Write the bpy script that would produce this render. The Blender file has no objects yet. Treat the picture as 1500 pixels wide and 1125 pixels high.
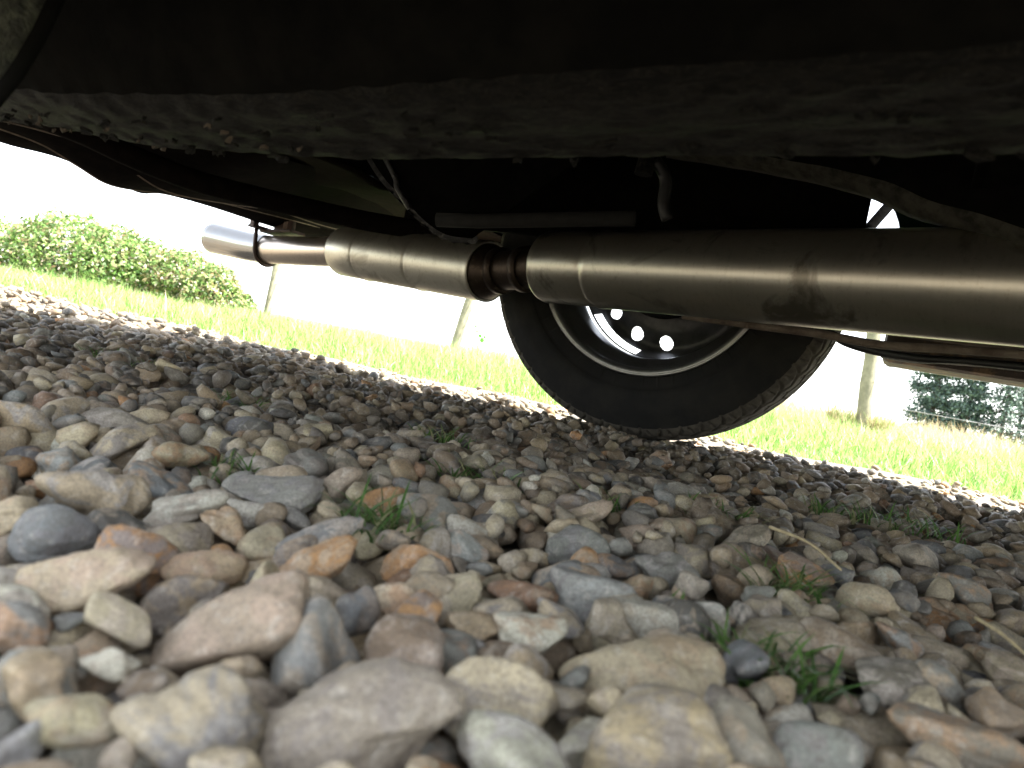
import bpy, bmesh, math, random
import numpy as np
from mathutils import Vector, Matrix, Euler
random.seed(11); RNG = np.random.default_rng(11)
S = bpy.context.scene
C = S.collection
R = math.radians

# ------------------------------------------------------------------ camera
PSI, THETA, ROLL = R(28.0), R(2.23), R(10.8)
FPX, CX, CY = 1045.0, 750.0, 562.5
CAMP = Vector((0.0, 0.0, 0.090))
fw = Vector((-math.sin(PSI)*math.cos(THETA), math.cos(PSI)*math.cos(THETA), -math.sin(THETA)))
r0 = Vector((math.cos(PSI), math.sin(PSI), 0.0))
u0 = r0.cross(fw)
rt = r0*math.cos(ROLL) + u0*math.sin(ROLL)
up = -r0*math.sin(ROLL) + u0*math.cos(ROLL)
cam = bpy.data.cameras.new('camera'); cam_o = bpy.data.objects.new('camera', cam); C.objects.link(cam_o)
m = Matrix((rt, up, -fw)).transposed().to_4x4(); m.translation = CAMP
cam_o.matrix_world = m
cam.sensor_width = 36.0; cam.lens = 36.0*FPX/1500.0
cam.clip_start = 0.01; cam.clip_end = 3000.0
cam.dof.use_dof = True; cam.dof.focus_distance = 0.85; cam.dof.aperture_fstop = 13.0
S.camera = cam_o
S.render.resolution_x = 1024; S.render.resolution_y = 768

# ------------------------------------------------------------------ sky, sun, exposure
SUN_EL, SUN_AZ = R(58.0), R(74.0)       # azimuth measured from +Y towards +X
w = bpy.data.worlds.new('World'); S.world = w; w.use_nodes = True
nt = w.node_tree; nt.nodes.clear()
sky = nt.nodes.new('ShaderNodeTexSky'); sky.sky_type = 'NISHITA'; sky.sun_disc = False
sky.sun_elevation = SUN_EL; sky.sun_rotation = SUN_AZ
sky.air_density = 1.0; sky.dust_density = 1.0; sky.ozone_density = 1.0
bg = nt.nodes.new('ShaderNodeBackground'); bg.inputs['Strength'].default_value = 0.15
wo = nt.nodes.new('ShaderNodeOutputWorld')
hs = nt.nodes.new('ShaderNodeHueSaturation'); hs.inputs['Saturation'].default_value = 0.32; nt.links.new(sky.outputs[0], hs.inputs['Color'])   # thin bright haze whitens the sky
nt.links.new(hs.outputs[0], bg.inputs[0]); nt.links.new(bg.outputs[0], wo.inputs[0])
sl = bpy.data.lights.new('sun', 'SUN'); sl.energy = 5.0; sl.angle = R(0.5); sl.color = (1.0, 0.955, 0.88)
so = bpy.data.objects.new('sun', sl); C.objects.link(so)
sd = Vector((math.sin(SUN_AZ)*math.cos(SUN_EL), math.cos(SUN_AZ)*math.cos(SUN_EL), math.sin(SUN_EL)))
so.rotation_euler = sd.to_track_quat('Z', 'Y').to_euler(); so.location = (0, 0, 5)
S.view_settings.view_transform = 'Standard'; S.view_settings.look = 'None'
S.view_settings.gamma = 1.0; S.view_settings.use_curve_mapping = False
S.view_settings.exposure = 2.6
S.render.engine = 'CYCLES'
S.cycles.max_bounces = 8; S.cycles.diffuse_bounces = 6; S.cycles.glossy_bounces = 5; S.cycles.transmission_bounces = 6

# ------------------------------------------------------------------ helpers
def at(px, py, z):
    """the real place that is seen at a pixel of the 1500 x 1125 photograph, z metres along the view axis"""
    return CAMP + (fw + rt*((px-CX)/FPX) - up*((py-CY)/FPX))*z
def at_y(px, py, Y):
    d = fw + rt*((px-CX)/FPX) - up*((py-CY)/FPX)
    return CAMP + d*((Y-CAMP.y)/d.y)
def at_z(px, py, Z):
    d = fw + rt*((px-CX)/FPX) - up*((py-CY)/FPX)
    return CAMP + d*((Z-CAMP.z)/d.z)
def at_x(px, py, X):
    d = fw + rt*((px-CX)/FPX) - up*((py-CY)/FPX)
    return CAMP + d*((X-CAMP.x)/d.x)
def camxy(x, y):
    return x*math.cos(PSI)+y*math.sin(PSI), -x*math.sin(PSI)+y*math.cos(PSI)

def tag(o, label=None, cat=None, group=None, kind=None):
    if label: o['label'] = label
    if cat: o['category'] = cat
    if group: o['group'] = group
    if kind: o['kind'] = kind
    return o
def link(o, parent=None):
    C.objects.link(o)
    if parent is not None: o.parent = parent
    return o
def empty(name, loc=(0, 0, 0)):
    o = bpy.data.objects.new(name, None); o.empty_display_size = 0.1; o.location = loc; C.objects.link(o); return o
def mesh_obj(name, verts, faces, mat, parent=None, smooth=True, origin=None):
    me = bpy.data.meshes.new(name); me.from_pydata([tuple(v) for v in verts], [], faces); me.update()
    if smooth: me.polygons.foreach_set('use_smooth', [True]*len(me.polygons))
    me.materials.append(mat)
    return link(bpy.data.objects.new(name, me), parent)
def bm_obj(name, bm, mat, parent=None, smooth=False, bevel=0, segs=2):
    bmesh.ops.recalc_face_normals(bm, faces=bm.faces[:])
    me = bpy.data.meshes.new(name); bm.to_mesh(me); bm.free()
    if smooth: me.polygons.foreach_set('use_smooth', [True]*len(me.polygons))
    me.materials.append(mat)
    o = link(bpy.data.objects.new(name, me), parent)
    if bevel:
        b = o.modifiers.new('bevel', 'BEVEL'); b.width = bevel; b.segments = segs; b.limit_method = 'ANGLE'
    return o
def np_mesh(name, V, quads=None, tris=None, smooth=True):
    me = bpy.data.meshes.new(name)
    nq = 0 if quads is None else len(quads); ntr = 0 if tris is None else len(tris)
    loops = []
    if nq: loops.append(np.asarray(quads, np.int32).ravel())
    if ntr: loops.append(np.asarray(tris, np.int32).ravel())
    loops = np.concatenate(loops)
    me.vertices.add(len(V)); me.vertices.foreach_set('co', np.asarray(V, np.float32).ravel())
    me.loops.add(len(loops)); me.loops.foreach_set('vertex_index', loops)
    me.polygons.add(nq+ntr)
    st = np.concatenate([np.arange(nq)*4, nq*4+np.arange(ntr)*3]).astype(np.int32)
    me.polygons.foreach_set('loop_start', st)
    if smooth: me.polygons.foreach_set('use_smooth', np.ones(nq+ntr, bool))
    me.update(calc_edges=True); me.validate()
    return me
def set_color(me, cols, name='tint'):
    a = me.color_attributes.new(name, 'FLOAT_COLOR', 'POINT')
    c = np.ones((len(cols), 4), np.float32); c[:, :3] = cols
    a.data.foreach_set('color', c.ravel())
def add_box(bm, lo, hi):
    vs = [bm.verts.new((x, y, z)) for x in (lo[0], hi[0]) for y in (lo[1], hi[1]) for z in (lo[2], hi[2])]
    for f in ((0,1,3,2),(4,6,7,5),(0,4,5,1),(2,3,7,6),(0,2,6,4),(1,5,7,3)): bm.faces.new([vs[i] for i in f])
def frame(d):
    d = Vector(d).normalized(); a = Vector((0, 0, 1)) if abs(d.z) < 0.9 else Vector((1, 0, 0))
    s = d.cross(a).normalized(); return s, s.cross(d).normalized()
def tube(path, radii, seg=16, cap=True):
    """verts and faces of a tube along points with one radius per point"""
    V, F = [], []
    n = len(path); path = [Vector(p) for p in path]
    s, t = frame(path[1]-path[0])
    for i, p in enumerate(path):
        d = (path[min(i+1, n-1)]-path[max(i-1, 0)]).normalized()
        s = (s - d*s.dot(d)).normalized(); t = s.cross(d)
        rr = radii[i] if hasattr(radii, '__len__') else radii
        for k in range(seg):
            a = 2*math.pi*k/seg; V.append(p + s*math.cos(a)*rr + t*math.sin(a)*rr)
    for i in range(n-1):
        for k in range(seg):
            F.append((i*seg+k, i*seg+(k+1) % seg, (i+1)*seg+(k+1) % seg, (i+1)*seg+k))
    if cap:
        F.append(tuple(range(seg))[::-1]); F.append(tuple((n-1)*seg+k for k in range(seg)))
    return V, F
def spline(pts, n=8):
    """Catmull-Rom through points"""
    P = [Vector(p) for p in pts]; P = [2*P[0]-P[1]] + P + [2*P[-1]-P[-2]]; out = []
    for i in range(1, len(P)-2):
        for k in range(n):
            t = k/n; a, b, c, d = P[i-1:i+3]
            out.append(0.5*((2*b)+(c-a)*t+(2*a-5*b+4*c-d)*t*t+(3*b-a-3*c+d)*t**3))
    out.append(P[-2]); return out
_w = [RNG.normal(size=3) for _ in range(24)]; _ph = RNG.uniform(0, 6.28, 24)
def wob(p, f, seed=0, k=6):
    """smooth vectorised pseudo noise, about -1..1"""
    s = 0
    for i in range(k):
        v = _w[(i+seed*5) % 24]; s = s + np.sin(p@v*f*(1+0.35*i) + _ph[(i*3+seed) % 24])/(1+0.4*i)
    return s/2.2

# ------------------------------------------------------------------ materials
def new_mat(name):
    mt = bpy.data.materials.new(name); mt.use_nodes = True
    n = mt.node_tree.nodes; b = n['Principled BSDF']; return mt, mt.node_tree, b
def nd(t, typ, **kw):
    x = t.nodes.new(typ)
    for k, v in kw.items():
        if k in x.inputs: x.inputs[k].default_value = v
        else: setattr(x, k, v)
    return x
def ramp(t, fac, stops):
    x = t.nodes.new('ShaderNodeValToRGB'); e = x.color_ramp.elements
    while len(e) < len(stops): e.new(0.5)
    for i, (p, c) in enumerate(stops):
        e[i].position = p; e[i].color = (c[0], c[1], c[2], 1) if hasattr(c, '__len__') else (c, c, c, 1)
    t.links.new(fac, x.inputs[0]); return x.outputs[0]
def mix(t, fac, a, b, blend='MIX'):
    x = t.nodes.new('ShaderNodeMix'); x.data_type = 'RGBA'; x.blend_type = blend
    for s, v in ((x.inputs[0], fac), (x.inputs[6], a), (x.inputs[7], b)):
        if isinstance(v, bpy.types.NodeSocket): t.links.new(v, s)
        elif hasattr(v, '__len__'): s.default_value = (*v[:3], 1)
        else: s.default_value = v
    return x.outputs[2]
def mathn(t, op, a, b=0.0):
    x = t.nodes.new('ShaderNodeMath'); x.operation = op
    for s, v in ((x.inputs[0], a), (x.inputs[1], b)):
        if isinstance(v, bpy.types.NodeSocket): t.links.new(v, s)
        else: s.default_value = v
    return x.outputs[0]
def noise(t, vec, scale, detail=4, rough=0.6, dist=0.0, dim='3D', wv=None):
    x = t.nodes.new('ShaderNodeTexNoise'); x.inputs['Scale'].default_value = scale; x.noise_dimensions = dim
    x.inputs['Detail'].default_value = detail; x.inputs['Roughness'].default_value = rough; x.inputs['Distortion'].default_value = dist
    if vec is not None: t.links.new(vec, x.inputs['Vector'])
    if wv is not None: t.links.new(wv, x.inputs['W'])
    return x.outputs['Fac']
def bump(t, b, h, strength, dist):
    x = t.nodes.new('ShaderNodeBump'); x.inputs['Strength'].default_value = strength; x.inputs['Distance'].default_value = dist
    t.links.new(h, x.inputs['Height']); t.links.new(x.outputs[0], b.inputs['Normal']); return x
def coord(t, kind='Object'):
    return t.nodes.new('ShaderNodeTexCoord').outputs[kind]
def geo(t, k='Position'):
    return t.nodes.new('ShaderNodeNewGeometry').outputs[k]

def stone_material(name, per_object):
    mt, t, b = new_mat(name)
    if per_object:
        oi = t.nodes.new('ShaderNodeObjectInfo'); base = oi.outputs['Color']; rnd = oi.outputs['Random']
    else:
        at_ = t.nodes.new('ShaderNodeAttribute'); at_.attribute_name = 'tint'; base = at_.outputs['Color']
        a2 = t.nodes.new('ShaderNodeAttribute'); a2.attribute_name = 'rnd'; rnd = a2.outputs['Fac']
    pos = geo(t)
    wv = mathn(t, 'MULTIPLY', rnd, 53.0)
    sec = ramp(t, mathn(t, 'FRACT', mathn(t, 'MULTIPLY', rnd, 7.31)),
               [(0.0, (.50, .43, .33)), (.3, (.40, .29, .17)), (.45, (.38, .21, .10)), (.6, (.56, .50, .42)), (.78, (.17, .18, .20)), (1.0, (.30, .24, .18))])
    n1 = noise(t, pos, 75, 5, .62, 1.2, '4D', wv)
    f1 = ramp(t, n1, [(.47, 0), (.57, 1)])
    c = mix(t, mathn(t, 'MULTIPLY', f1, .75 if per_object else .38), base, sec)
    n2 = noise(t, pos, 170, 5, .65, .4, '4D', wv)
    c = mix(t, ramp(t, n2, [(.3, .42), (.7, 0)]), c, (.15, .12, .09))
    n2b = noise(t, pos, 120, 4, .6, 1.5, '4D', wv)
    c = mix(t, ramp(t, n2b, [(.54, 0), (.68, .38)]), c, (.60, .55, .46))
    n3 = noise(t, pos, 900, 4, .75)
    c = mix(t, ramp(t, n3, [(.38, .5), (.56, 0)]), c, (.09, .075, .06))
    n4 = noise(t, pos, 1500, 2, .6)
    c = mix(t, ramp(t, n4, [(.66, 0), (.74, .45)]), c, (.62, .59, .54))
    t.links.new(c, b.inputs['Base Color'])
    t.links.new(ramp(t, n2, [(.3, .85), (.7, .6)]), b.inputs['Roughness'])
    b.inputs['Specular IOR Level'].default_value = .38
    h = mathn(t, 'ADD', mathn(t, 'MULTIPLY', n2, 1.0), mathn(t, 'MULTIPLY', n3, .35))
    bump(t, b, h, .55, .0022)
    return mt
M_STONE_O = stone_material('flint_stone', True)
M_STONE_A = stone_material('flint_gravel', False)

def simple(name, col, rough=.6, metal=0.0, nscale=60, var=.35, bmp=.3, bd=.002, col2=None, spec=.5, th=(.4, .65)):
    mt, t, b = new_mat(name); p = geo(t)
    n = noise(t, p, nscale, 6, .65); n2 = noise(t, p, nscale*6, 3, .6)
    f = ramp(t, n, [(th[0], 0), (th[1], 1)])
    c2 = col2 if col2 else tuple(v*(1-var) for v in col)
    c = mix(t, f, col, c2)
    c = mix(t, mathn(t, 'MULTIPLY', n2, .35), c, tuple(v*.5 for v in col))
    t.links.new(c, b.inputs['Base Color']); b.inputs['Roughness'].default_value = rough; b.inputs['Metallic'].default_value = metal
    b.inputs['Specular IOR Level'].default_value = spec
    bump(t, b, mathn(t, 'ADD', n, mathn(t, 'MULTIPLY', n2, .4)), bmp, bd)
    return mt
def pebbly():
    mt, t, b = new_mat('fine_gravel_bed'); p = geo(t); v = nd(t, 'ShaderNodeTexVoronoi'); v.inputs['Scale'].default_value = 42; t.links.new(p, v.inputs['Vector'])
    n = noise(t, p, 300, 4, .7); sep = nd(t, 'ShaderNodeSeparateColor'); t.links.new(v.outputs['Color'], sep.inputs[0])
    c = ramp(t, sep.outputs[0], [(0, (.16, .14, .11)), (.35, (.30, .26, .19)), (.6, (.22, .21, .19)), (.85, (.38, .33, .24)), (1, (.20, .12, .07))])
    c = mix(t, ramp(t, v.outputs['Distance'], [(.35, 0), (.75, 1)]), c, (.10, .085, .06)); c = mix(t, mathn(t, 'MULTIPLY', n, .4), c, (.12, .10, .075))
    t.links.new(c, b.inputs['Base Color']); b.inputs['Roughness'].default_value = .9
    bump(t, b, mathn(t, 'MULTIPLY', v.outputs['Distance'], -1.0), 1.0, .012); return mt
M_SOIL = pebbly()
M_FIELD = simple('field_grass', (.10, .14, .04), .9, nscale=2.5, col2=(.17, .17, .07), bmp=.6, bd=.02)
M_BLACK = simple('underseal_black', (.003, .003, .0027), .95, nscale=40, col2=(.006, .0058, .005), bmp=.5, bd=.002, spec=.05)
M_FLAKE = None
def flaking():
    mt, t, b = new_mat('flaking_underseal'); p = geo(t)
    mp = nd(t, 'ShaderNodeMapping'); mp.inputs['Scale'].default_value = (1.0, 2.2, 1.6); t.links.new(p, mp.inputs[0])
    n = noise(t, mp.outputs[0], 95, 9, .75, 1.2); n2 = noise(t, mp.outputs[0], 420, 5, .7, .5)
    c = ramp(t, n, [(.30, (.003, .003, .0025)), (.50, (.004, .004, .0034)), (.525, (.055, .050, .036)), (.545, (.003, .003, .003)), (.60, (.010, .010, .008)), (.62, (.070, .062, .045)), (.66, (.006, .006, .005)), (.8, (.012, .012, .010))])
    c = mix(t, ramp(t, n2, [(.45, 0), (.6, .6)]), c, (.004, .004, .0035))
    t.links.new(c, b.inputs['Base Color']); b.inputs['Roughness'].default_value = .7; b.inputs['Specular IOR Level'].default_value = .2
    bump(t, b, mathn(t, 'ADD', n, mathn(t, 'MULTIPLY', n2, .5)), 1.0, .012)
    return mt
M_FLAKE = flaking()
M_FRINGE = simple('lit_fringe_tan', (.055, .042, .028), .9, nscale=120, col2=(.04, .03, .022), bmp=.7)  # tan that paints the bright-lit fringe at the rail's tail
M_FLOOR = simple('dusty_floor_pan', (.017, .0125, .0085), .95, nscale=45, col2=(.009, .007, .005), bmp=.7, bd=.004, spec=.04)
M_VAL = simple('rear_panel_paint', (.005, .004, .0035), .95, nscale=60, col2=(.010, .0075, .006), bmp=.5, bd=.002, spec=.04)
M_LIP = simple('rust_and_edge_highlight', (.20, .14, .10), .6, nscale=90, col2=(.07, .045, .03), bmp=.4)  # pale reddish brown, paints a highlight along the panel edges
M_FLANGE = simple('dusty_flange', (.055, .052, .04), .85, nscale=70, col2=(.014, .014, .010), bmp=.7, spec=.2)
M_AXLE = simple('axle_grey', (.014, .014, .012), .9, nscale=60, col2=(.008, .008, .007), bmp=.4)
M_SILL = simple('dirty_sill', (.23, .19, .15), .8, nscale=30, col2=(.10, .07, .05), bmp=.9, bd=.006)
M_SILLB = simple('sill_underside', (.045, .03, .022), .7, nscale=40, col2=(.16, .10, .05), bmp=.6, bd=.004, th=(.5, .62))
M_RUBBER = simple('tyre_rubber', (.010, .0098, .0095), .85, nscale=25, col2=(.019, .0175, .015), bmp=.15, bd=.001, spec=.25)
M_TREAD = simple('dusty_tread', (.085, .076, .062), .85, nscale=80, col2=(.05, .045, .038), bmp=.2, bd=.001, spec=.2)
M_CABLE = simple('cable_rubber', (.014, .014, .014), .5, nscale=90, bmp=.1)
M_BODY = simple('car_paint_green', (.012, .03, .018), .25, nscale=3, var=.1, bmp=.0)
M_RUSTB = simple('rusty_bracket', (.035, .022, .017), .6, .4, nscale=120, col2=(.08, .04, .025), bmp=.5)
M_MUD = simple('mud_caked_liner', (.10, .11, .075), .75, nscale=55, col2=(.018, .02, .014), bmp=1.0, bd=.008, th=(.44, .56))
M_STRAP = simple('shiny_black_strap', (.018, .018, .018), .28, nscale=70, col2=(.12, .12, .11), bmp=.8, bd=.004, th=(.55, .65))
M_POST = simple('weathered_post', (.26, .24, .16), .85, nscale=18, col2=(.16, .15, .10), bmp=.5, bd=.004)
M_WIRE = simple('galvanised_wire', (.35, .35, .34), .45, .8, nscale=200, bmp=.1)
M_BARK = simple('bark', (.09, .07, .055), .9, nscale=12, col2=(.05, .04, .03), bmp=.8, bd=.02)
M_GLASS = simple('window_glass', (.01, .012, .012), .08, nscale=4, bmp=0)

def steel(name, col, rough, dark, axis, stain=(.26, .21, .15), amt=.6, streak=70):
    mt, t, b = new_mat(name); p = geo(t); a = Vector(axis).normalized()
    # brushed lines that run round the drum, fine grain along it
    dp = nd(t, 'ShaderNodeVectorMath'); dp.operation = 'DOT_PRODUCT'; dp.inputs[1].default_value = a; t.links.new(p, dp.inputs[0])
    al = dp.outputs['Value']
    n = noise(t, p, 11, 6, .6, .8); n2 = noise(t, p, 150, 6, .7, .3)
    cmb = nd(t, 'ShaderNodeCombineXYZ'); t.links.new(mathn(t, 'MULTIPLY', al, streak*4), cmb.inputs[0])
    sp = nd(t, 'ShaderNodeSeparateXYZ'); t.links.new(p, sp.inputs[0]); t.links.new(mathn(t, 'MULTIPLY', sp.outputs[2], 9), cmb.inputs[2])
    n3 = noise(t, cmb.outputs[0], 1.0, 2, .5)
    c = mix(t, ramp(t, n, [(.53, 0), (.62, amt)]), col, dark)
    c = mix(t, ramp(t, n2, [(.54, 0), (.70, .4)]), c, stain)
    c = mix(t, mathn(t, 'MULTIPLY', n3, .30), c, tuple(v*.55 for v in col))
    t.links.new(c, b.inputs['Base Color']); b.inputs['Metallic'].default_value = .92
    rr = mathn(t, 'ADD', mathn(t, 'MULTIPLY', n, .20), rough-.08)
    t.links.new(rr, b.inputs['Roughness'])
    bump(t, b, n, .15, .002)
    return mt

def leaf_mat(name, trans=.45, rough=.5, attr='tint'):
    mt, t, b = new_mat(name)
    a = t.nodes.new('ShaderNodeAttribute'); a.attribute_name = attr
    n = noise(t, geo(t), 40, 3)
    c = mix(t, mathn(t, 'MULTIPLY', n, .4), a.outputs['Color'], mix(t, 1.0, a.outputs['Color'], (.55, .6, .4), 'MULTIPLY'))
    t.links.new(c, b.inputs['Base Color']); b.inputs['Roughness'].default_value = rough
    tr = nd(t, 'ShaderNodeBsdfTranslucent'); t.links.new(c, tr.inputs[0])
    ms = nd(t, 'ShaderNodeMixShader'); ms.inputs[0].default_value = trans
    t.links.new(b.outputs[0], ms.inputs[1]); t.links.new(tr.outputs[0], ms.inputs[2])
    t.links.new(ms.outputs[0], t.nodes['Material Output'].inputs[0])
    return mt
M_GRASS = leaf_mat('grass_blade', .4, .45)
M_LEAF = leaf_mat('leaf', .35, .5)
M_NEEDLE = leaf_mat('pine_needle', .1, .7)

# ------------------------------------------------------------------ terrain
EDGE_A, EDGE_B = Vector((-2.65, 1.24)), Vector((0.70, 1.96))     # line where the gravel ends and the verge starts
ed = (EDGE_B-EDGE_A).normalized(); en = Vector((-ed.y, ed.x))
def edge_dist(x, y):
    return (x-EDGE_A.x)*en.x + (y-EDGE_A.y)*en.y                 # > 0 on the grass
def gz(x, y):
    """height of the bedding under the stones"""
    return 0.004*np.sin(x*5.1+1.0)*np.cos(y*6.3) + 0.003*np.sin(x*11+y*7)
def tz(x, y):
    d = edge_dist(x, y); xc = x*math.cos(PSI)+y*math.sin(PSI)
    dd = np.clip(d, 0, 7)
    lat = np.clip(xc, -4, 4)*0.014*np.clip(dd/2.0, 0, 1)
    far = np.clip(d-5.5, 0, None)
    return -0.028 + lat - 9.0*(1-np.exp(-far/110.0)) + gz(x, y)*np.clip(1-np.abs(d), 0, 1)
def grid_axis(a, b, near, n):
    s = np.linspace(-1, 1, n); return near + np.where(s < 0, (near-a)*-(np.abs(s)**4), (b-near)*(s**4)) * 1.0
gx = grid_axis(-1500, 1500, -1.0, 161); gy = grid_axis(-1500, 1500, 1.5, 161)
GX, GY = np.meshgrid(gx, gy, indexing='ij')
V = np.stack([GX, GY, tz(GX, GY)-0.004], -1).reshape(-1, 3)
ii, jj = np.meshgrid(np.arange(160), np.arange(160), indexing='ij'); k0 = (ii*161+jj).ravel()
me = np_mesh('ground', V, quads=np.stack([k0, k0+161, k0+162, k0+1], -1)); me.materials.append(M_FIELD)
tag(link(bpy.data.objects.new('ground', me)), 'sunlit grass field and verge beyond the gravel drive', kind='structure')
# gravel drive sheet: everything on this side of the edge line
nu, nv = 120, 70
U = np.linspace(-5, 5, nu); Vv = -np.linspace(-0.03, 1, nv)**1.0*4.5
UU, VV = np.meshgrid(U, Vv, indexing='ij')
PX = EDGE_A.x + ed.x*(UU+1.6) + en.x*VV; PY = EDGE_A.y + ed.y*(UU+1.6) + en.y*VV
V = np.stack([PX, PY, -0.022+gz(PX, PY)], -1).reshape(-1, 3)
ii, jj = np.meshgrid(np.arange(nu-1), np.arange(nv-1), indexing='ij'); k0 = (ii*nv+jj).ravel()
me = np_mesh('gravel_drive', V, quads=np.stack([k0, k0+1, k0+nv+1, k0+nv], -1)); me.materials.append(M_SOIL)
drive = tag(link(bpy.data.objects.new('gravel_drive', me)), 'loose flint gravel drive under the car', kind='structure')

# ------------------------------------------------------------------ stones
def ico(sub):
    bm = bmesh.new(); bmesh.ops.create_icosphere(bm, subdivisions=sub, radius=1.0)
    V = np.array([v.co[:] for v in bm.verts]); F = np.array([[v.index for v in f.verts] for f in bm.faces]); bm.free(); return V, F
ICO = {s: ico(s) for s in (1, 2, 3, 5)}
NS = 40
shape_par = []
for i in range(NS):
    g = np.random.default_rng(100+i); k = g.integers(7, 15)
    nrm = g.normal(size=(k, 3)); nrm /= np.linalg.norm(nrm, axis=1)[:, None]
    d = g.uniform(.70, 1.0, k); p = g.choice([3, 5, 8, 16], p=[.3, .36, .24, .10])
    A = g.normal(size=(6, 3))*g.uniform(1.0, 2.2, (6, 1)); ph = g.uniform(0, 6.28, 6)
    scoop = g.normal(size=(2, 3)); scoop /= np.linalg.norm(scoop, axis=1)[:, None]
    shape_par.append((nrm, d, float(p), A, ph, scoop, g.uniform(0, .28, 2), g.uniform(.04, .11)))
def stone_shape(i, sub):
    D, F = ICO[sub]; nrm, d, p, A, ph, sc, sa, amp = shape_par[i]
    q = np.clip(D@nrm.T, 0, None)/d
    r = (np.sum(q**p, axis=1)+0.55**p)**(-1/p); r = np.clip(r, .5, 1.5)
    r = r*(1+amp*np.sum(np.sin(D@A.T*1.6+ph)/[1, 1.2, 1.5, 2, 2.4, 3], axis=1)*.7)
    for s, a in zip(sc, sa):
        c = D@s; r = r*(1-a*np.exp(-((1-c)/.22)**2))
    if sub >= 3:
        r = r*(1+.010*np.sin(D@A.T[:, :3]*7).sum(1)+.006*np.sin(D@A.T[:, 3:]*15).sum(1))
    V = D*r[:, None]; V -= (V.max(0)+V.min(0))/2; V /= (V.max(0)-V.min(0))/2
    return V, F
SH = {s: [stone_shape(i, s) for i in range(NS)] for s in (1, 2, 3)}
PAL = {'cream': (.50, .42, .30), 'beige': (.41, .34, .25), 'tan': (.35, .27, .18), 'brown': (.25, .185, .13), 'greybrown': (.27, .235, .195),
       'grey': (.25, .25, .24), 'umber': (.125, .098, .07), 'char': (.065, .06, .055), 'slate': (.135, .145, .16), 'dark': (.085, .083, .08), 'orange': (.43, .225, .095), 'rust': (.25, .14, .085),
       'white': (.60, .57, .50), 'pink': (.35, .275, .215), 'bluegrey': (.28, .29, .295)}
PN = list(PAL)
def weights(**k):
    w_ = np.array([k.get(n_, 0) for n_ in PN], float); return w_/w_.sum()
PW = weights(cream=.21, beige=.20, tan=.16, brown=.09, greybrown=.12, grey=.09, slate=.05, dark=.02, orange=.035, rust=.01, white=.06, pink=.02, bluegrey=.05)

PW_SHADE = weights(cream=.03, beige=.06, tan=.12, brown=.22, greybrown=.12, grey=.05, slate=.06, dark=.10, umber=.18, char=.07, orange=.012, rust=.015, white=.008)   # browner, darker weights that paint the car's shade into the stone tints
# stones of the foreground that stand out: pixel centre, width and height in pixels, colour
HERO = [(292,1015,215,170,'beige'),(545,1020,280,175,'greybrown'),(360,885,230,150,'pink'),(470,925,130,140,'bluegrey'),(610,925,140,110,'brown'),
(740,985,175,110,'cream'),(950,960,250,140,'cream'),(960,1060,210,180,'tan'),(770,1075,210,120,'white'),(130,820,185,85,'cream'),(80,755,110,75,'slate'),
(205,790,130,90,'orange'),(140,705,150,90,'beige'),(175,745,100,60,'dark'),(275,725,130,55,'white'),(528,868,65,65,'slate'),(470,805,130,75,'orange'),
(585,855,85,65,'beige'),(662,850,95,60,'cream'),(620,800,105,60,'orange'),(770,847,105,50,'rust'),(470,770,140,45,'bluegrey'),(240,690,120,45,'slate'),
(345,745,90,40,'tan'),(400,705,150,45,'grey'),(410,655,60,50,'cream'),(185,605,120,36,'greybrown'),(870,850,130,80,'bluegrey'),(897,810,75,40,'slate'),
(780,905,110,70,'white'),(1270,862,65,60,'beige'),(1025,728,65,32,'tan'),(1350,805,70,45,'greybrown'),(1200,1075,150,110,'grey'),(1400,1060,230,110,'greybrown'),
(60,960,110,80,'tan'),(110,1010,130,80,'cream'),(60,1090,170,70,'tan'),(345,1090,130,90,'cream'),(180,880,110,70,'beige'),(165,930,80,45,'white'),
(1330,980,170,80,'greybrown'),(1130,905,120,40,'beige'),(1250,930,150,40,'brown'),(640,735,120,40,'grey'),(560,715,80,35,'orange'),(300,800,120,60,'tan'),
(20,730,80,60,'cream'),(30,880,90,70,'grey'),(700,890,90,45,'tan'),(1060,1000,90,50,'greybrown'),(1150,980,70,40,'tan'),(470,1110,120,60,'beige'),(640,1115,110,60,'orange'),
(850,745,110,35,'pink'),(980,820,100,40,'grey'),(1090,780,90,36,'greybrown'),(1420,850,80,40,'grey'),(1330,860,50,26,'slate'),(680,775,90,40,'bluegrey')]
HX0, HY0, HR = -3.1, -0.75, .0035; HNX, HNY = int(5.0/HR), int(3.1/HR)
hx = HX0+np.arange(HNX)*HR; hy = HY0+np.arange(HNY)*HR
H = -0.022+gz(hx[:, None], hy[None, :])
stones = []   # x,y,z,a,b,c,rotation,shape,tint
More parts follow.
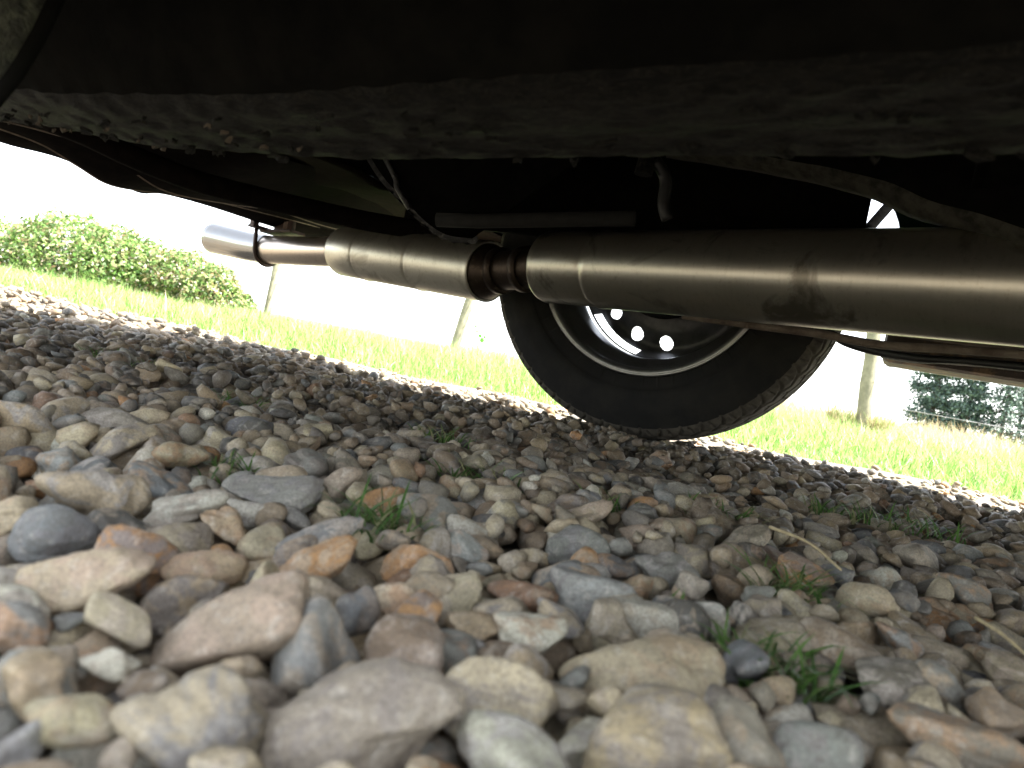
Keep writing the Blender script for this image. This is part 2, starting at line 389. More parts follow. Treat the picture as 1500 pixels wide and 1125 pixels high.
def stamp(x, y, a, b, c, yaw, shp, tint, keep_z=None, sink=.35, zmax=.02, tilt=True):
    rad = max(a, b); i0, i1 = int((x-rad-HX0)/HR), int((x+rad-HX0)/HR)+2; j0, j1 = int((y-rad-HY0)/HR), int((y+rad-HY0)/HR)+2
    if i0 < 0 or j0 < 0 or i1 >= HNX or j1 >= HNY: return False
    X = hx[i0:i1, None]-x; Y = hy[None, j0:j1]-y; ca, sa = math.cos(yaw), math.sin(yaw)
    u = (X*ca+Y*sa)/a; v = (-X*sa+Y*ca)/b; q = u*u+v*v; mk = q < .96
    if mk.sum() < 3: return False
    h = H[i0:i1, j0:j1]; dome = c*np.sqrt(np.clip(1-q, 0, 1))
    rx = ry = 0.0; hh = h
    if tilt:
        w_ = mk/mk.sum(); mx, my, mz = (w_*X).sum(), (w_*Y).sum(), (w_*h).sum()
        sxx, syy = (w_*(X-mx)**2).sum()+1e-9, (w_*(Y-my)**2).sum()+1e-9
        gxs = np.clip((w_*(X-mx)*(h-mz)).sum()/sxx, -.5, .5)*.8; gys = np.clip((w_*(Y-my)*(h-mz)).sum()/syy, -.5, .5)*.8
        plane = gxs*X+gys*Y; hh = h-plane; rx, ry = math.atan(gys), -math.atan(gxs)
    else: plane = 0*h
    z = np.quantile((hh+dome)[mk], 1-sink)
    if keep_z is not None: z = keep_z
    if z+c > zmax: return False
    top = z+dome+plane
    H[i0:i1, j0:j1] = np.where(mk, np.maximum(h, top), h)
    rm = (Euler((rx, ry, 0)).to_matrix() @ Matrix.Rotation(yaw, 3, 'Z'))
    stones.append((x, y, z, a, b, c, rm, shp, tint)); return True
def tint_of(name, g=RNG):
    c = np.array(PAL[name])*[1.0, 1.0, .885]; return c*g.uniform(.78, 1.18)*(1+g.normal(0, .014, 3))
yaw_img = PSI
def sample(n, amin, amax, lo, hi, sink, zmax, layer):
    cnt = 0
    for _ in range(n):
        Z = lo+(hi-lo)*math.sqrt(RNG.uniform((.15 if lo < .3 else 0), 1)) if lo >= .3 else RNG.uniform(lo, hi)
        xc = RNG.uniform(-.80*Z-.12, .95*Z+.34)
        x = xc*math.cos(PSI)-Z*math.sin(PSI); y = xc*math.sin(PSI)+Z*math.cos(PSI)
        d = edge_dist(x, y)
        if d > .02+.05*math.sin(x*9)+RNG.uniform(-.04, .05): continue
        a = (amin+(amax-amin)*RNG.beta(1.3, 2.6))*(.7 if y > 1.36 else 1); b = a*RNG.uniform(.65, 1.0); c = a*(RNG.uniform(.48, .82) if Z < .6 else RNG.uniform(.34, .70))
        if stamp(x, y, a, b, c, RNG.uniform(0, 6.28), int(RNG.integers(NS)), tint_of(RNG.choice(PN, p=PW if RNG.uniform() > (Z-.34)/.34 or y > 1.36 else PW_SHADE)), sink=sink, zmax=zmax+float(gz(x, y))): cnt += 1  # darker with depth to paint the shade; pale again for the sunlit strip
    return cnt
import time; T0 = time.time()
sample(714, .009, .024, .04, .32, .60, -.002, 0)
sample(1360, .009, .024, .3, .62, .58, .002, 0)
hn = 0
for (px, py, wd, ht, col) in HERO:
    p = at_z(px, py, 0.006)
    Z = (p-CAMP).dot(fw); a = wd/2*Z/FPX; hgt = ht/2*Z/FPX
    dist = math.hypot(p.x, p.y); pit = math.atan2(.085, dist)
    # visible height mixes thickness and depth: c = thickness, b = depth
    c = max(min(hgt*1.0, a*.95), a*.38); b = min(max(hgt*1.2, a*.65), a*1.1)
    shp = (hn*7) % NS; hn += 1
    stamp(p.x, p.y, a, b, c, yaw_img+RNG.uniform(-.15, .15), shp, tint_of(col), keep_z=max(-.010+c*.64, -.001), zmax=.06)
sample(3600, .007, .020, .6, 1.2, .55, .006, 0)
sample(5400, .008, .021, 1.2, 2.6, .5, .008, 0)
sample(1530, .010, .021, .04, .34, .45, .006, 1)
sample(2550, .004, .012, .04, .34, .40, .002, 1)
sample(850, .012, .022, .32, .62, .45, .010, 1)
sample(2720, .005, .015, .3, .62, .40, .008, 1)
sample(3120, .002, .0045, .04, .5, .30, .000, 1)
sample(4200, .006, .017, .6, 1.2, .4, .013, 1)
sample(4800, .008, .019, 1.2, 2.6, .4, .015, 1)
print('stones', len(stones), time.time()-T0)
# which show largest
score = []
for k, (x, y, z, a, b, c, rm, shp, tint) in enumerate(stones):
    d = Vector((x, y, z))-CAMP; Z = d.dot(fw)
    if Z < .05: score.append(0); continue
    px, py = CX+FPX*d.dot(rt)/Z, CY-FPX*d.dot(up)/Z
    i, j = int((x-HX0)/HR), int((y-HY0)/HR)
    vis = 1.0 if z+c >= H[i, j]-.002 else .3
    inside = -40 < px < 1540 and py < 1190
    score.append(a/Z*vis if inside else 0)
order = np.argsort(-np.array(score)); big = set(order[:300].tolist())
stone_me = []
for i in range(NS):
    V, F = SH[3][i]
    me = np_mesh('stone', V, tris=F); me.materials.append(M_STONE_O)
    stone_me.append(me)
hero_me = {}
for k in order[:300].tolist():
    x, y, z, a, b, c, rm, shp, tint = stones[k]
    Zd = (Vector((x, y, z))-CAMP).dot(fw)
    me = stone_me[shp]
    if a/Zd*FPX > 38:
        if shp not in hero_me:
            V, F = stone_shape(shp, 5); hm = np_mesh('stone', V, tris=F); hm.materials.append(M_STONE_O); hero_me[shp] = hm
        me = hero_me[shp]
    o = bpy.data.objects.new('stone', me)
    mw = rm.to_4x4() @ Matrix.Diagonal((a, b, c, 1)); mw.translation = (x, y, z); o.matrix_world = mw
    o.color = (*[float(v) for v in tint], 1)
    C.objects.link(o); o.parent = drive
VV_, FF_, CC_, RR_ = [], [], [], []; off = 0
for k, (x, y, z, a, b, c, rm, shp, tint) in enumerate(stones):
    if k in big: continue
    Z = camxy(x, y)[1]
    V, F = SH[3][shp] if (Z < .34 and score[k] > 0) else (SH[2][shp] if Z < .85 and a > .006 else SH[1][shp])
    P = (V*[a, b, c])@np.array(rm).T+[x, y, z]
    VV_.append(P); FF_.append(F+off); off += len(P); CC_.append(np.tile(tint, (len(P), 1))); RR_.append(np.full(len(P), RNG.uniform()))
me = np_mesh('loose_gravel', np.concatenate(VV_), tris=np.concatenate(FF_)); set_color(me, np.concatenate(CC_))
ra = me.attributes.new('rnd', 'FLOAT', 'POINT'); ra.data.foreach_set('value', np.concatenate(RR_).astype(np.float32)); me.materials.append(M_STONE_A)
gr = tag(link(bpy.data.objects.new('loose_gravel', me), drive), 'mass of smaller flint stones between the large ones', kind='stuff')
print('gravel tris', len(me.polygons))

# ------------------------------------------------------------------ blades of grass
def blades(P, h, wd, lean, tint, seg=2, curl=.6):
    """P (n,3) bases, h heights, wd widths; returns verts, quads, tris, colours"""
    n = len(P); az = RNG.uniform(0, 6.28, n); face = az+math.pi/2+RNG.normal(0, .5, n)
    L = np.stack([np.cos(az), np.sin(az)], -1); Wd = np.stack([np.cos(face), np.sin(face)], -1)
    rows = []
    for s in range(seg+1):
        t = s/seg; out = lean*h*(t**(1+curl)); up_ = h*t*np.sqrt(np.clip(1-(lean*t*.6)**2, .15, 1))
        c = P.copy(); c[:, :2] += L*out[:, None]; c[:, 2] += up_
        wk = wd*(1-t*.55)/2
        if s < seg:
            l = c.copy(); r = c.copy(); l[:, :2] -= Wd*wk[:, None]; r[:, :2] += Wd*wk[:, None]; rows += [l, r]
        else: rows.append(c)
    V = np.stack(rows, 1); nv = V.shape[1]; base = np.arange(n)[:, None]*nv
    quads = [np.concatenate([base+2*s, base+2*s+1, base+2*s+3, base+2*s+2], 1) for s in range(seg-1)]
    tris = np.concatenate([base+2*seg-2, base+2*seg-1, base+2*seg], 1)
    return V.reshape(-1, 3), (np.concatenate(quads) if quads else None), tris, np.repeat(tint, nv, 0)
def blade_obj(name, P, h, wd, lean, tint, seg=2, parent=None, curl=.6):
    V, q, t_, c = blades(P, h, wd, lean, tint, seg, curl)
    me = np_mesh(name, V, quads=q, tris=t_, smooth=True); set_color(me, c); me.materials.append(M_GRASS)
    return link(bpy.data.objects.new(name, me), parent)
def verge(n, z0, z1, hmin, hmax, wmin, wmax, dmin=-.03):
    Z = z0+(z1-z0)*RNG.uniform(0, 1, n)**.8; hw = .85*Z+.3; xc = RNG.uniform(-1, 1, n)*hw
    x = xc*math.cos(PSI)-Z*math.sin(PSI); y = xc*math.sin(PSI)+Z*math.cos(PSI); d = edge_dist(x, y)
    patch = .5+.5*np.sin(x*3.1+1.3*np.sin(y*2.3))*np.cos(y*2.7+x)
    ok = (d > dmin+RNG.exponential(.05, n)) & (d < 6.8); x, y, d, patch, xc, Z = (v[ok] for v in (x, y, d, patch, xc, Z)); n = len(x)
    grow = np.clip((d+.05)/.7, .25, 1)
    h = (hmin+(hmax-hmin)*RNG.beta(1.6, 2.5, n))*grow*(.65+.6*patch)*(1+.5*np.clip((d-2.6)/1.5, 0, 1)*np.clip(.5+xc/3, 0, 1))
    P = np.stack([x, y, tz(x, y)-.008], -1)
    g1 = np.array([.22, .38, .09]); g2 = np.array([.42, .54, .19]); g3 = np.array([.12, .27, .05]); dry = np.array([.50, .41, .25])
    k = RNG.uniform(0, 1, (n, 1)); tint = g1*(1-k)+g2*k; kk = RNG.uniform(0, 1, n) < .25; tint[kk] = g3
    drypatch = np.clip(((d-1.6)/1.4), 0, 1)*(.25+.45*(xc > .2*Z))*(.4+1.2*patch)+.07
    dk = RNG.uniform(0, 1, n) < drypatch; tint[dk] = dry*RNG.uniform(.7, 1.25, (dk.sum(), 1))
    return P, h, RNG.uniform(wmin, wmax, n), RNG.uniform(.1, .95, n), tint
parts = [verge(45000, 1.4, 3.2, .045, .12, .0022, .005), verge(60000, 2.8, 7.5, .06, .17, .003, .007), verge(16000, 6, 11, .08, .2, .006, .012)]
vg = blade_obj('verge_grass', *[np.concatenate([p[i] for p in parts]) for i in range(5)], seg=2)
tag(vg, 'bright sunlit grass of the verge between gravel and fence', 'grass', kind='stuff')

# ------------------------------------------------------------------ wooden posts, wire
P1, P2, P3 = at(388, 474, 7.4), at(662, 522, 6.2), at(1262, 628, 4.55)
fence = tag(empty('wire_fence', (P2.x, P2.y, P2.z)), 'barbed wire fence on slim weathered round wooden posts behind the verge', 'fence')
def rel(p): return Vector(p)-Vector((P2.x, P2.y, P2.z))
dfw = (P3-P2).normalized(); P4 = P3+(P3-P2)*1.2; P0 = P1+(P1-P2)*.9
tops = []
for base, top_px, dia in ((P1, (405, 392), .078), (P2, (690, 433), .084), (P3, (1278, 508), .088), (P4, None, .085), (P0, None, .085)):
    if top_px:
        z = (base-CAMP).dot(fw); tp = at(top_px[0], top_px[1], z)
        axis = (tp-base).normalized()
    else: axis = Vector((.01, 0, 1)).normalized()
    b0 = base-axis*.25; pts = [b0+axis*s for s in np.linspace(0, 1.4 if base is not P0 else .95, 9)]
    Vp, Fp = tube([rel(p)+Vector((random.uniform(-.003, .003), random.uniform(-.003, .003), 0)) for p in pts], [dia/2*random.uniform(.96, 1.04) for _ in pts], 14)
    mesh_obj('post', Vp, Fp, M_POST, fence); tops.append((base, axis))
seq = [tops[4], tops[0], tops[1], tops[2], tops[3]]
for hgt in (.17, .42, .70, .98):
    Vw, Fw = [], []; Vb, Fb = [], []
    for (b1, a1), (b2, a2) in zip(seq[:-1], seq[1:]):
        A, B = b1+a1*hgt, b2+a2*hgt; n = 40
        for st in (0, 1):
            pts = []
            for k in range(n+1):
                t = k/n; p = A.lerp(B, t); p.z -= .03*4*t*(1-t)*(1 if hgt < .9 else .5); ph = t*n*.9*3.14+st*3.14
                pts.append(rel(p)+Vector((0, math.sin(ph)*.0022, math.cos(ph)*.0022)))
            v, f = tube(pts, .0021, 5); o_ = len(Vw); Vw += v; Fw += [tuple(i+o_ for i in q) for q in f]
        L = (B-A).length; kk = int(L/.11)
        for k in range(1, kk):
            t = k/kk; p = A.lerp(B, t); p.z -= .03*4*t*(1-t)*(1 if hgt < .9 else .5); p = rel(p)
            for s in range(2):
                d_ = Vector((random.uniform(-.4, .4), random.uniform(-1, 1), random.uniform(-1, 1))).normalized()*.016
                v, f = tube([p-d_, p, p+d_], [.0006, .0028, .0006], 5); o_ = len(Vb); Vb += v; Fb += [tuple(i+o_ for i in q) for q in f]
    wr = mesh_obj('wire', Vw, Fw, M_WIRE, fence)
    tag(mesh_obj('barbs', Vb, Fb, M_WIRE, wr), kind='stuff')

# ------------------------------------------------------------------ shrubs
def leaf_cloud(centers, radii, n, size, tints, flat=.85, shell=.55, up_bias=.3):
    """small pointed leaves spread through lobes"""
    vol = np.array([r[0]*r[1]+r[0]*r[2] for r in radii]); idx = RNG.choice(len(centers), n, p=vol/vol.sum())
    c = np.array(centers)[idx]; r = np.array(radii)[idx]
    d = RNG.normal(size=(n, 3)); d /= np.linalg.norm(d, axis=1)[:, None]
    rad = shell+(1-shell)*RNG.uniform(0, 1, n)**.6
    rad *= 1+.13*wob(d*1.0+c, 4.0, 1)+.10*wob(d+c*2, 9.0, 2)
    P = c+d*r*rad[:, None]
    nm = d*.6+RNG.normal(size=(n, 3))*.7; nm[:, 2] += up_bias; nm /= np.linalg.norm(nm, axis=1)[:, None]
    t1 = np.cross(nm, RNG.normal(size=(n, 3))); t1 /= np.linalg.norm(t1, axis=1)[:, None]; t2 = np.cross(nm, t1)
    s = size*RNG.uniform(.6, 1.4, n)[:, None]
    V = np.stack([P-t1*s, P-t2*s*.5+nm*s*.12, P+t1*s, P+t2*s*.5+nm*s*.12], 1).reshape(-1, 3)
    Q = np.arange(n)[:, None]*4+np.arange(4)
    tn = np.array(tints)[RNG.integers(0, len(tints), n)]*RNG.uniform(.75, 1.25, (n, 1))
    return V, Q, np.repeat(tn, 4, 0)
def shrub(base, lobes, n, size, tints, label, twigcol=M_BARK, nblossom=0):
    t = tag(empty('hawthorn_shrub', base), label, 'shrub', 'hawthorn shrubs on the verge')
    cs = [(Vector(l[0])-Vector(base)) for l in lobes]; rs = [l[1] for l in lobes]
    V, Q, cc = leaf_cloud([tuple(c) for c in cs], rs, n, size, tints)
    me = np_mesh('foliage', V, quads=Q, smooth=False); set_color(me, cc); me.materials.append(M_LEAF)
    tag(link(bpy.data.objects.new('foliage', me), t), kind='stuff')
    Vt, Ft = [], []
    for c, r in zip(cs, rs):
        for k in range(16):
            d = Vector((random.gauss(0, 1), random.gauss(0, 1), random.gauss(.5, .7))).normalized()
            e = c+Vector((d.x*r[0], d.y*r[1], d.z*r[2]))*random.uniform(.7, 1.18)
            s0 = Vector((c.x*.7+random.gauss(0, .05), c.y*.7+random.gauss(0, .05), 0)); mid = s0.lerp(e, .5)+Vector((random.gauss(0, .05), random.gauss(0, .05), .05))
            v, f = tube(spline([s0, mid, e], 3), [.012, .010, .008, .006, .004, .003, .0015], 5); o_ = len(Vt); Vt += v; Ft += [tuple(i+o_ for i in q) for q in f]
    tag(mesh_obj('branches', Vt, Ft, twigcol, t), kind='stuff')
    if nblossom:
        V, Q, cc = leaf_cloud([tuple(c) for c in cs], [[v*1.04 for v in r] for r in rs], nblossom, size*.8, [(.6, .5, .42), (.42, .26, .16), (.60, .56, .5)], shell=.92)
        me = np_mesh('blossom', V, quads=Q, smooth=False); set_color(me, cc); me.materials.append(M_LEAF)
        tag(link(bpy.data.objects.new('blossom', me), t), kind='stuff')
    return t
GT = [(.14, .27, .065), (.23, .36, .09), (.08, .16, .04), (.32, .42, .15), (.24, .30, .12), (.30, .26, .14)]
ZH = 7.0
def lobe(px, py, z, rx, ry, rz): p = at(px, py, z); return (tuple(p), (rx, ry, rz))
shrub(tuple(at(110, 440, ZH)), [lobe(90, 372, ZH, .48, .5, .44), lobe(0, 378, ZH+.1, .5, .5, .42), lobe(-110, 350, ZH+.2, .55, .5, .50), lobe(165, 385, ZH-.1, .40, .45, .37), lobe(215, 400, ZH, .34, .4, .34)],
      34000, .022, GT, 'large rounded leafy green bush at the far left of the verge, below the car bumper', nblossom=1500)
shrub(tuple(at(290, 468, ZH-.2)), [lobe(262, 408, ZH-.1, .29, .35, .30), lobe(308, 424, ZH-.3, .27, .32, .25), lobe(342, 446, ZH-.3, .17, .25, .15)],
      13000, .020, GT+[(.24, .20, .08)], 'lower sprawling bush right of the large bush, thinning out toward the first post', nblossom=700)

# conifers far behind the fence
def conifer(px, base_py, z, wdt, hgt, label, trunk=True, crown_lo=.12, n=9000, layers=13, sparse=1.0):
    b = at(px, base_py, z); b.z = float(tz(b.x, b.y)); top = hgt
    t = tag(empty('conifer_tree', b), label, 'tree', 'dark conifers beyond the fence')
    Vt, Ft = tube([(0, 0, -.3), (.05, 0, top*.3), (.0, .05, top*.7), (0, 0, top)], [wdt*.055, wdt*.045, wdt*.025, .02], 9)
    mesh_obj('trunk', Vt, Ft, M_BARK, t)
    cs, rs = [], []; Vl, Fl = [], []
    for k in range(layers):
        f = (k+.3)/layers; zz = top*(crown_lo+(1-crown_lo)*f); rr = wdt*.5*(1-f)**.65*random.uniform(.75, 1.1)
        for j in range(20):
            a = random.uniform(0, 6.28); q = random.uniform(.2, 1.0)*rr
            cs.append((math.cos(a)*q, math.sin(a)*q, zz+random.uniform(-.3, .3)-q*.1)); rs.append((wdt*.11*random.uniform(.6, 1.4), wdt*.11*random.uniform(.6, 1.4), top*.034*random.uniform(.9, 1.6)))
            v, f_ = tube([(0, 0, zz-q*.05), cs[-1]], [.05, .02], 5); o_ = len(Vl); Vl += v; Fl += [tuple(i+o_ for i in q_) for q_ in f_]
    tag(mesh_obj('limbs', Vl, Fl, M_BARK, t), kind='stuff')
    V, Q, cc = leaf_cloud(cs, rs, int(n*sparse), .13, [(.06, .10, .085), (.09, .14, .115), (.14, .20, .15), (.05, .08, .075)], shell=.15, up_bias=.5)  # needle tints lightened and blue-greyed to paint in distance haze
    me = np_mesh('crown', V, quads=Q, smooth=False); set_color(me, cc); me.materials.append(M_NEEDLE)
    tag(link(bpy.data.objects.new('crown', me), t), kind='stuff')
conifer(1356, 640, 62, 6.0, 17, 'dense dark conifer, the leftmost of the far clump, branches reaching to the ground', n=30000, crown_lo=.0)
conifer(1408, 645, 60, 5.0, 17, 'dense dark conifer in the middle of the far clump', n=30000, crown_lo=.0)
conifer(1462, 650, 58, 4.2, 13, 'thin conifer with a bare straight trunk and sky gaps right of the dense ones', n=5200, crown_lo=.1)
conifer(1486, 655, 59, 3.6, 12, 'slender bare trunked conifer second from the right of the clump', n=3600, crown_lo=.05)
conifer(1545, 665, 60, 5.0, 12, 'conifer at the far right end of the clump, low branches cut by the frame', n=16000)

# weeds at the posts
def tuft(name, c, n, hmin, hmax, rad, wd, label, group, tints, lean=(.2, 1.0), seg=4, cat='grass tuft'):
    o_ = Vector(c); a = RNG.uniform(0, 6.28, n); r = rad*np.sqrt(RNG.uniform(0, 1, n))
    P = np.stack([np.cos(a)*r, np.sin(a)*r*.8, np.full(n, -.004)], -1)
    tn = np.array(tints)[RNG.integers(0, len(tints), n)]*RNG.uniform(.8, 1.2, (n, 1))
    ob = blade_obj(name, P, RNG.uniform(hmin, hmax, n), RNG.uniform(wd*.6, wd, n), RNG.uniform(lean[0], lean[1], n), tn, seg=seg)
    ob.location = o_; tag(ob, label, cat, group); return ob
DRYG = [(.38, .38, .16), (.50, .43, .26), (.24, .34, .10), (.42, .33, .18)]
q = at(1232, 622, 4.6); tuft('tall_grass_clump', (q.x, q.y, float(tz(q.x, q.y))), 420, .08, .22, .11, .006, 'tall yellowing grass clump leaning on the left of the nearest fence post', None, DRYG, (.1, .6), cat='grass clump')
q = at(1285, 632, 4.5); tuft('dry_grass_clump', (q.x, q.y, float(tz(q.x, q.y))), 350, .08, .20, .07, .006, 'small dry brown grass clump right of the nearest fence post', None, DRYG, (.1, .7), cat='grass clump')
# leafy weed beside the middle post
q = at(702, 520, 5.6); wd_ = tag(empty('leafy_weed', q), 'thin stemmed weed with a few round green leaves right of the middle post', 'weed')
pts = [rel_ for rel_ in [Vector((0, 0, -.1)), at(700, 500, 5.6)-q, at(694, 470, 5.6)-q, at(692, 455, 5.6)-q]]
Vt, Ft = tube(spline(pts, 4), .003, 5); mesh_obj('stem', Vt, Ft, M_BARK, wd_)
for (px, py, s) in ((706, 498, .024), (703, 492, .018), (697, 478, .014), (710, 494, .016), (699, 486, .013)):
    c = at(px, py, 5.6)-q; a = random.uniform(0, 6)
    Vt = [c+Vector((math.cos(a+k*math.pi/4)*s, math.sin(k)*s*.3, math.sin(a+k*math.pi/4)*s*.8)) for k in range(8)]+[c+Vector((0, -s*.3, 0))]
    lo = mesh_obj('leaf', Vt, [(k, (k+1) % 8, 8) for k in range(8)], M_LEAF, wd_); set_color(lo.data, np.tile([.12, .30, .05], (9, 1)))

# ------------------------------------------------------------------ grass tufts among the stones
TG = [(.07, .15, .035), (.10, .20, .045), (.13, .22, .06), (.28, .27, .14)]
grp = 'grass tufts growing between the stones'
for (px, py, n, h, rad, lab) in [
    (555, 772, 95, .030, .026, 'fresh green grass tuft in the middle foreground between an orange stone and a grey slab'),
    (340, 688, 60, .020, .022, 'low grass tuft at the foot of a cream stone at centre left'),
    (345, 590, 60, .024, .03, 'grass tuft among dark stones left of centre, second of the left row'),
    (225, 547, 80, .026, .05, 'wide low grass tuft among the dark stones furthest left'),
    (705, 705, 110, .026, .04, 'broad tuft of grass in shade below the tyre, left of the straw'),
    (870, 742, 60, .024, .03, 'thin yellowish tuft beside a flat brown stone right of centre'),
    (1050, 755, 90, .024, .036, 'grass tuft just in front of the smooth oval tan stone'),
    (1165, 865, 80, .027, .028, 'grass tuft by the fallen straw, to the left of the pale three sided stone'),
    (1125, 980, 120, .024, .026, 'dense green tuft in the right foreground beside the large cream stone'),
    (975, 905, 14, .020, .006, 'two or three upright blades behind the large cream stone'),
    (1335, 770, 110, .028, .06, 'long strip of grass among dark stones near the right edge'),
    (1225, 750, 60, .026, .04, 'small grass tuft among dark stones upper right'),
    (650, 640, 60, .022, .04, 'faint tuft in the deep shade in front of the tyre'),
    (885, 622, 16, .034, .010, 'sprig of grass against the left foot of the tyre'),
    (985, 640, 6, .045, .008, 'single long bent blade standing against the tyre'),
    (1318, 780, 5, .024, .003, 'single upright bright blade among stones on the right'),
    (150, 520, 60, .022, .04, 'grass sprigs among dark stones at the upper left')]:
    p = at_z(px, py, -.002)
    tuft('grass_tuft', (p.x, p.y, -.004), int(n*.9)+2, h*.35, h*1.05, rad*.8, .0022, lab, grp, TG, (.7, 1.5))
def straw(name, pts, r, label):
    P = spline(pts, 4); o = P[0].copy(); Vt, Ft = tube([p-o for p in P], [r*(1-.6*i/len(P)) for i in range(len(P))], 6)
    ob = mesh_obj(name, Vt, Ft, M_STRAW); ob.location = o; tag(ob, label, 'straw')
M_STRAW = simple('dry_straw', (.50, .40, .22), .7, nscale=200, bmp=.2)
straw('straw', [at_z(1128, 772, .014), at_z(1185, 795, .016), at_z(1232, 835, .012)], .0011, 'bent dry straw lying across the stones on the right')
straw('straw', [at_z(1430, 905, .012), at_z(1470, 930, .013), at_z(1520, 975, .010)], .0010, 'pale grass stalk on the stones near the right edge')

# ================================================================== THE CAR
car = tag(empty('parked_car', (0.2, .55, 0)), 'car parked on the gravel, seen from under its dirty black floor with twin steel silencers', 'car')
cb = Vector((0.2, .55, 0))
def L(p): return Vector(p)-cb
def carmesh(name, V, F, mat, smooth=True, parent=None): return mesh_obj(name, [L(p) for p in V], F, mat, parent or car, smooth)
def carbox(name, lo, hi, mat, bevel=.004, parent=None, label=None):
    bm = bmesh.new(); add_box(bm, L(lo), L(hi)); o = bm_obj(name, bm, mat, parent or car, bevel=bevel)
    if label: o['label'] = label
    return o
def slab(name, grid, thick, mat, smooth=True, disp=0, f=8, parent=None):
    """grid[i][j] of points, thickened upward"""
    nI, nJ = len(grid), len(grid[0]); V = [L(grid[i][j]) for i in range(nI) for j in range(nJ)]
    if disp:
        A = np.array([v[:] for v in V]); dz = wob(A, f, 1)*disp+wob(A, f*3.3, 2)*disp*.45
        V = [v+Vector((0, 0, float(d))) for v, d in zip(V, dz)]
    n = len(V); V += [v+Vector((0, 0, thick)) for v in V]
    F = [(i*nJ+j, i*nJ+j+1, (i+1)*nJ+j+1, (i+1)*nJ+j) for i in range(nI-1) for j in range(nJ-1)]
    F += [tuple(a+n for a in q_)[::-1] for q_ in F]
    ring = [j for j in range(nJ)]+[i*nJ+nJ-1 for i in range(1, nI)]+[(nI-1)*nJ+j for j in range(nJ-2, -1, -1)]+[i*nJ for i in range(nI-2, 0, -1)]
    for a, b in zip(ring, ring[1:]+ring[:1]): F.append((a, a+n, b+n, b))
    return mesh_obj(name, V, F, mat, parent or car, smooth)
XR, XF = -1.24, 2.2
# near chassis rail with flaking underseal: bottom face sits where the dirty band is
e_l = [(-30, 176), (60, 186), (150, 203), (250, 220), (380, 229), (540, 236), (750, 236), (1000, 235), (1250, 234), (1530, 232)]
low = [at_y(px, py, .32) for px, py in e_l]
print('rail edge', [tuple(round(v, 3) for v in p) for p in low])
pz = np.poly1d(np.polyfit([p.x for p in low[2:]], [p.z for p in low[2:]], 3))
xs = np.linspace(-1.5, .9, 560)
def railz(x):
    pts = sorted([(p.x, p.z) for p in low]); return float(np.interp(x, [a for a, _ in pts], [b for _, b in pts]))
grid = []
for x in xs:
    z = railz(x); row = []
    for k, (dy, dz) in enumerate([(.012, .060), (.008, .03), (.004, .012), (0, .002), (-.006, 0), (-.016, .001), (-.028, .002), (-.040, .001), (-.052, .002), (-.064, .003), (-.074, .006), (-.082, .012), (-.090, .024), (-.100, .040), (-.11, .060)]):
        n_ = math.sin(x*83+k*2)*math.sin(x*43+k)+.8*math.sin(x*231+k*5); wz = .0003 if 3 <= k <= 11 else 0
        row.append(Vector((x, .32+dy, z+dz+n_*wz)))
    grid.append(row)
fine = []
for r_ in grid:   # finer across the face, then lumped and pitted
    q0 = [r_[int(k)].lerp(r_[min(int(k)+1, len(r_)-1)], k-int(k)) for k in np.linspace(0, len(r_)-1.001, 43)]; fine.append(q0)
grid = fine
A = np.array([p[:] for r_ in grid for p in r_]); nn = wob(A*[1, 1.6, 1], 60, 1)*.0008+wob(A*[.6, 1.6, 1], 240, 3)*.0004+wob(A*[.5, 1, 1], 520, 2)*.0003
col_ = np.tile(np.arange(43), len(grid)); nn = np.where((col_ > 5) & (col_ < 34), nn, nn*.2)
for (p, d_) in zip([p for r_ in grid for p in r_], nn): p.z += float(min(d_, .0012))
V = [p for r_ in grid for p in r_]; nJ = len(grid[0])
F = [(i*nJ+j, (i+1)*nJ+j, (i+1)*nJ+j+1, i*nJ+j+1) for i in range(len(grid)-1) for j in range(nJ-1)]
rail = carmesh('chassis_rail', V, F, M_FLAKE)
rail.data.materials.append(M_BLACK)
for i_, p_ in enumerate(rail.data.polygons): p_.material_index = 1 if i_ % (nJ-1) > 30 else 0
for k in range(110):   # curled flakes of underseal
    x = random.uniform(-.9, .35); y = .32-random.uniform(.003, .07); z = railz(x)-.001; s = random.uniform(.002, .007); a = random.uniform(0, 6)
    c0 = Vector((x, y, z)); pts = [c0+Vector((math.cos(a+i*1.05)*s*random.uniform(.6, 1.2), math.sin(a+i*1.05)*s*.5*random.uniform(.6, 1.2), -random.uniform(0, .0035))) for i in range(6)]
    Vf = [L(p) for p in pts]+[L(p+Vector((0, 0, .0018))) for p in pts]
    Ff = [(0, 1, 2, 3, 4, 5), (11, 10, 9, 8, 7, 6)]+[(i, i+6, (i+1) % 6+6, (i+1) % 6) for i in range(6)]
    mesh_obj('underseal_flake', [Vector(v)-cb*0 for v in Vf], Ff, M_FLAKE, car, False)
for k in range(70):   # tan flakes, colour standing in for light on the rail's tail end
    x = random.uniform(-1.15, -.30)-.0; y = .32-random.betavariate(1, 2.5)*.07; z = railz(x)-.0005; s = random.uniform(.0015, .0045); a = random.uniform(-.4, .4)
    if x > -.55 and random.random() < .5: continue
    c0 = Vector((x, y, z)); pts = [c0+Vector((math.cos(a+i*1.05)*s*random.uniform(.6, 1.2), math.sin(a+i*1.05)*s*.4*random.uniform(.6, 1.2), -random.uniform(0, .0025))) for i in range(6)]
    Vf = [L(p) for p in pts]+[L(p+Vector((0, 0, .0018))) for p in pts]
    mesh_obj('lit_fringe_flake', Vf, [(0, 1, 2, 3, 4, 5), (11, 10, 9, 8, 7, 6)]+[(i, i+6, (i+1) % 6+6, (i+1) % 6) for i in range(6)], M_FRINGE, car, False)
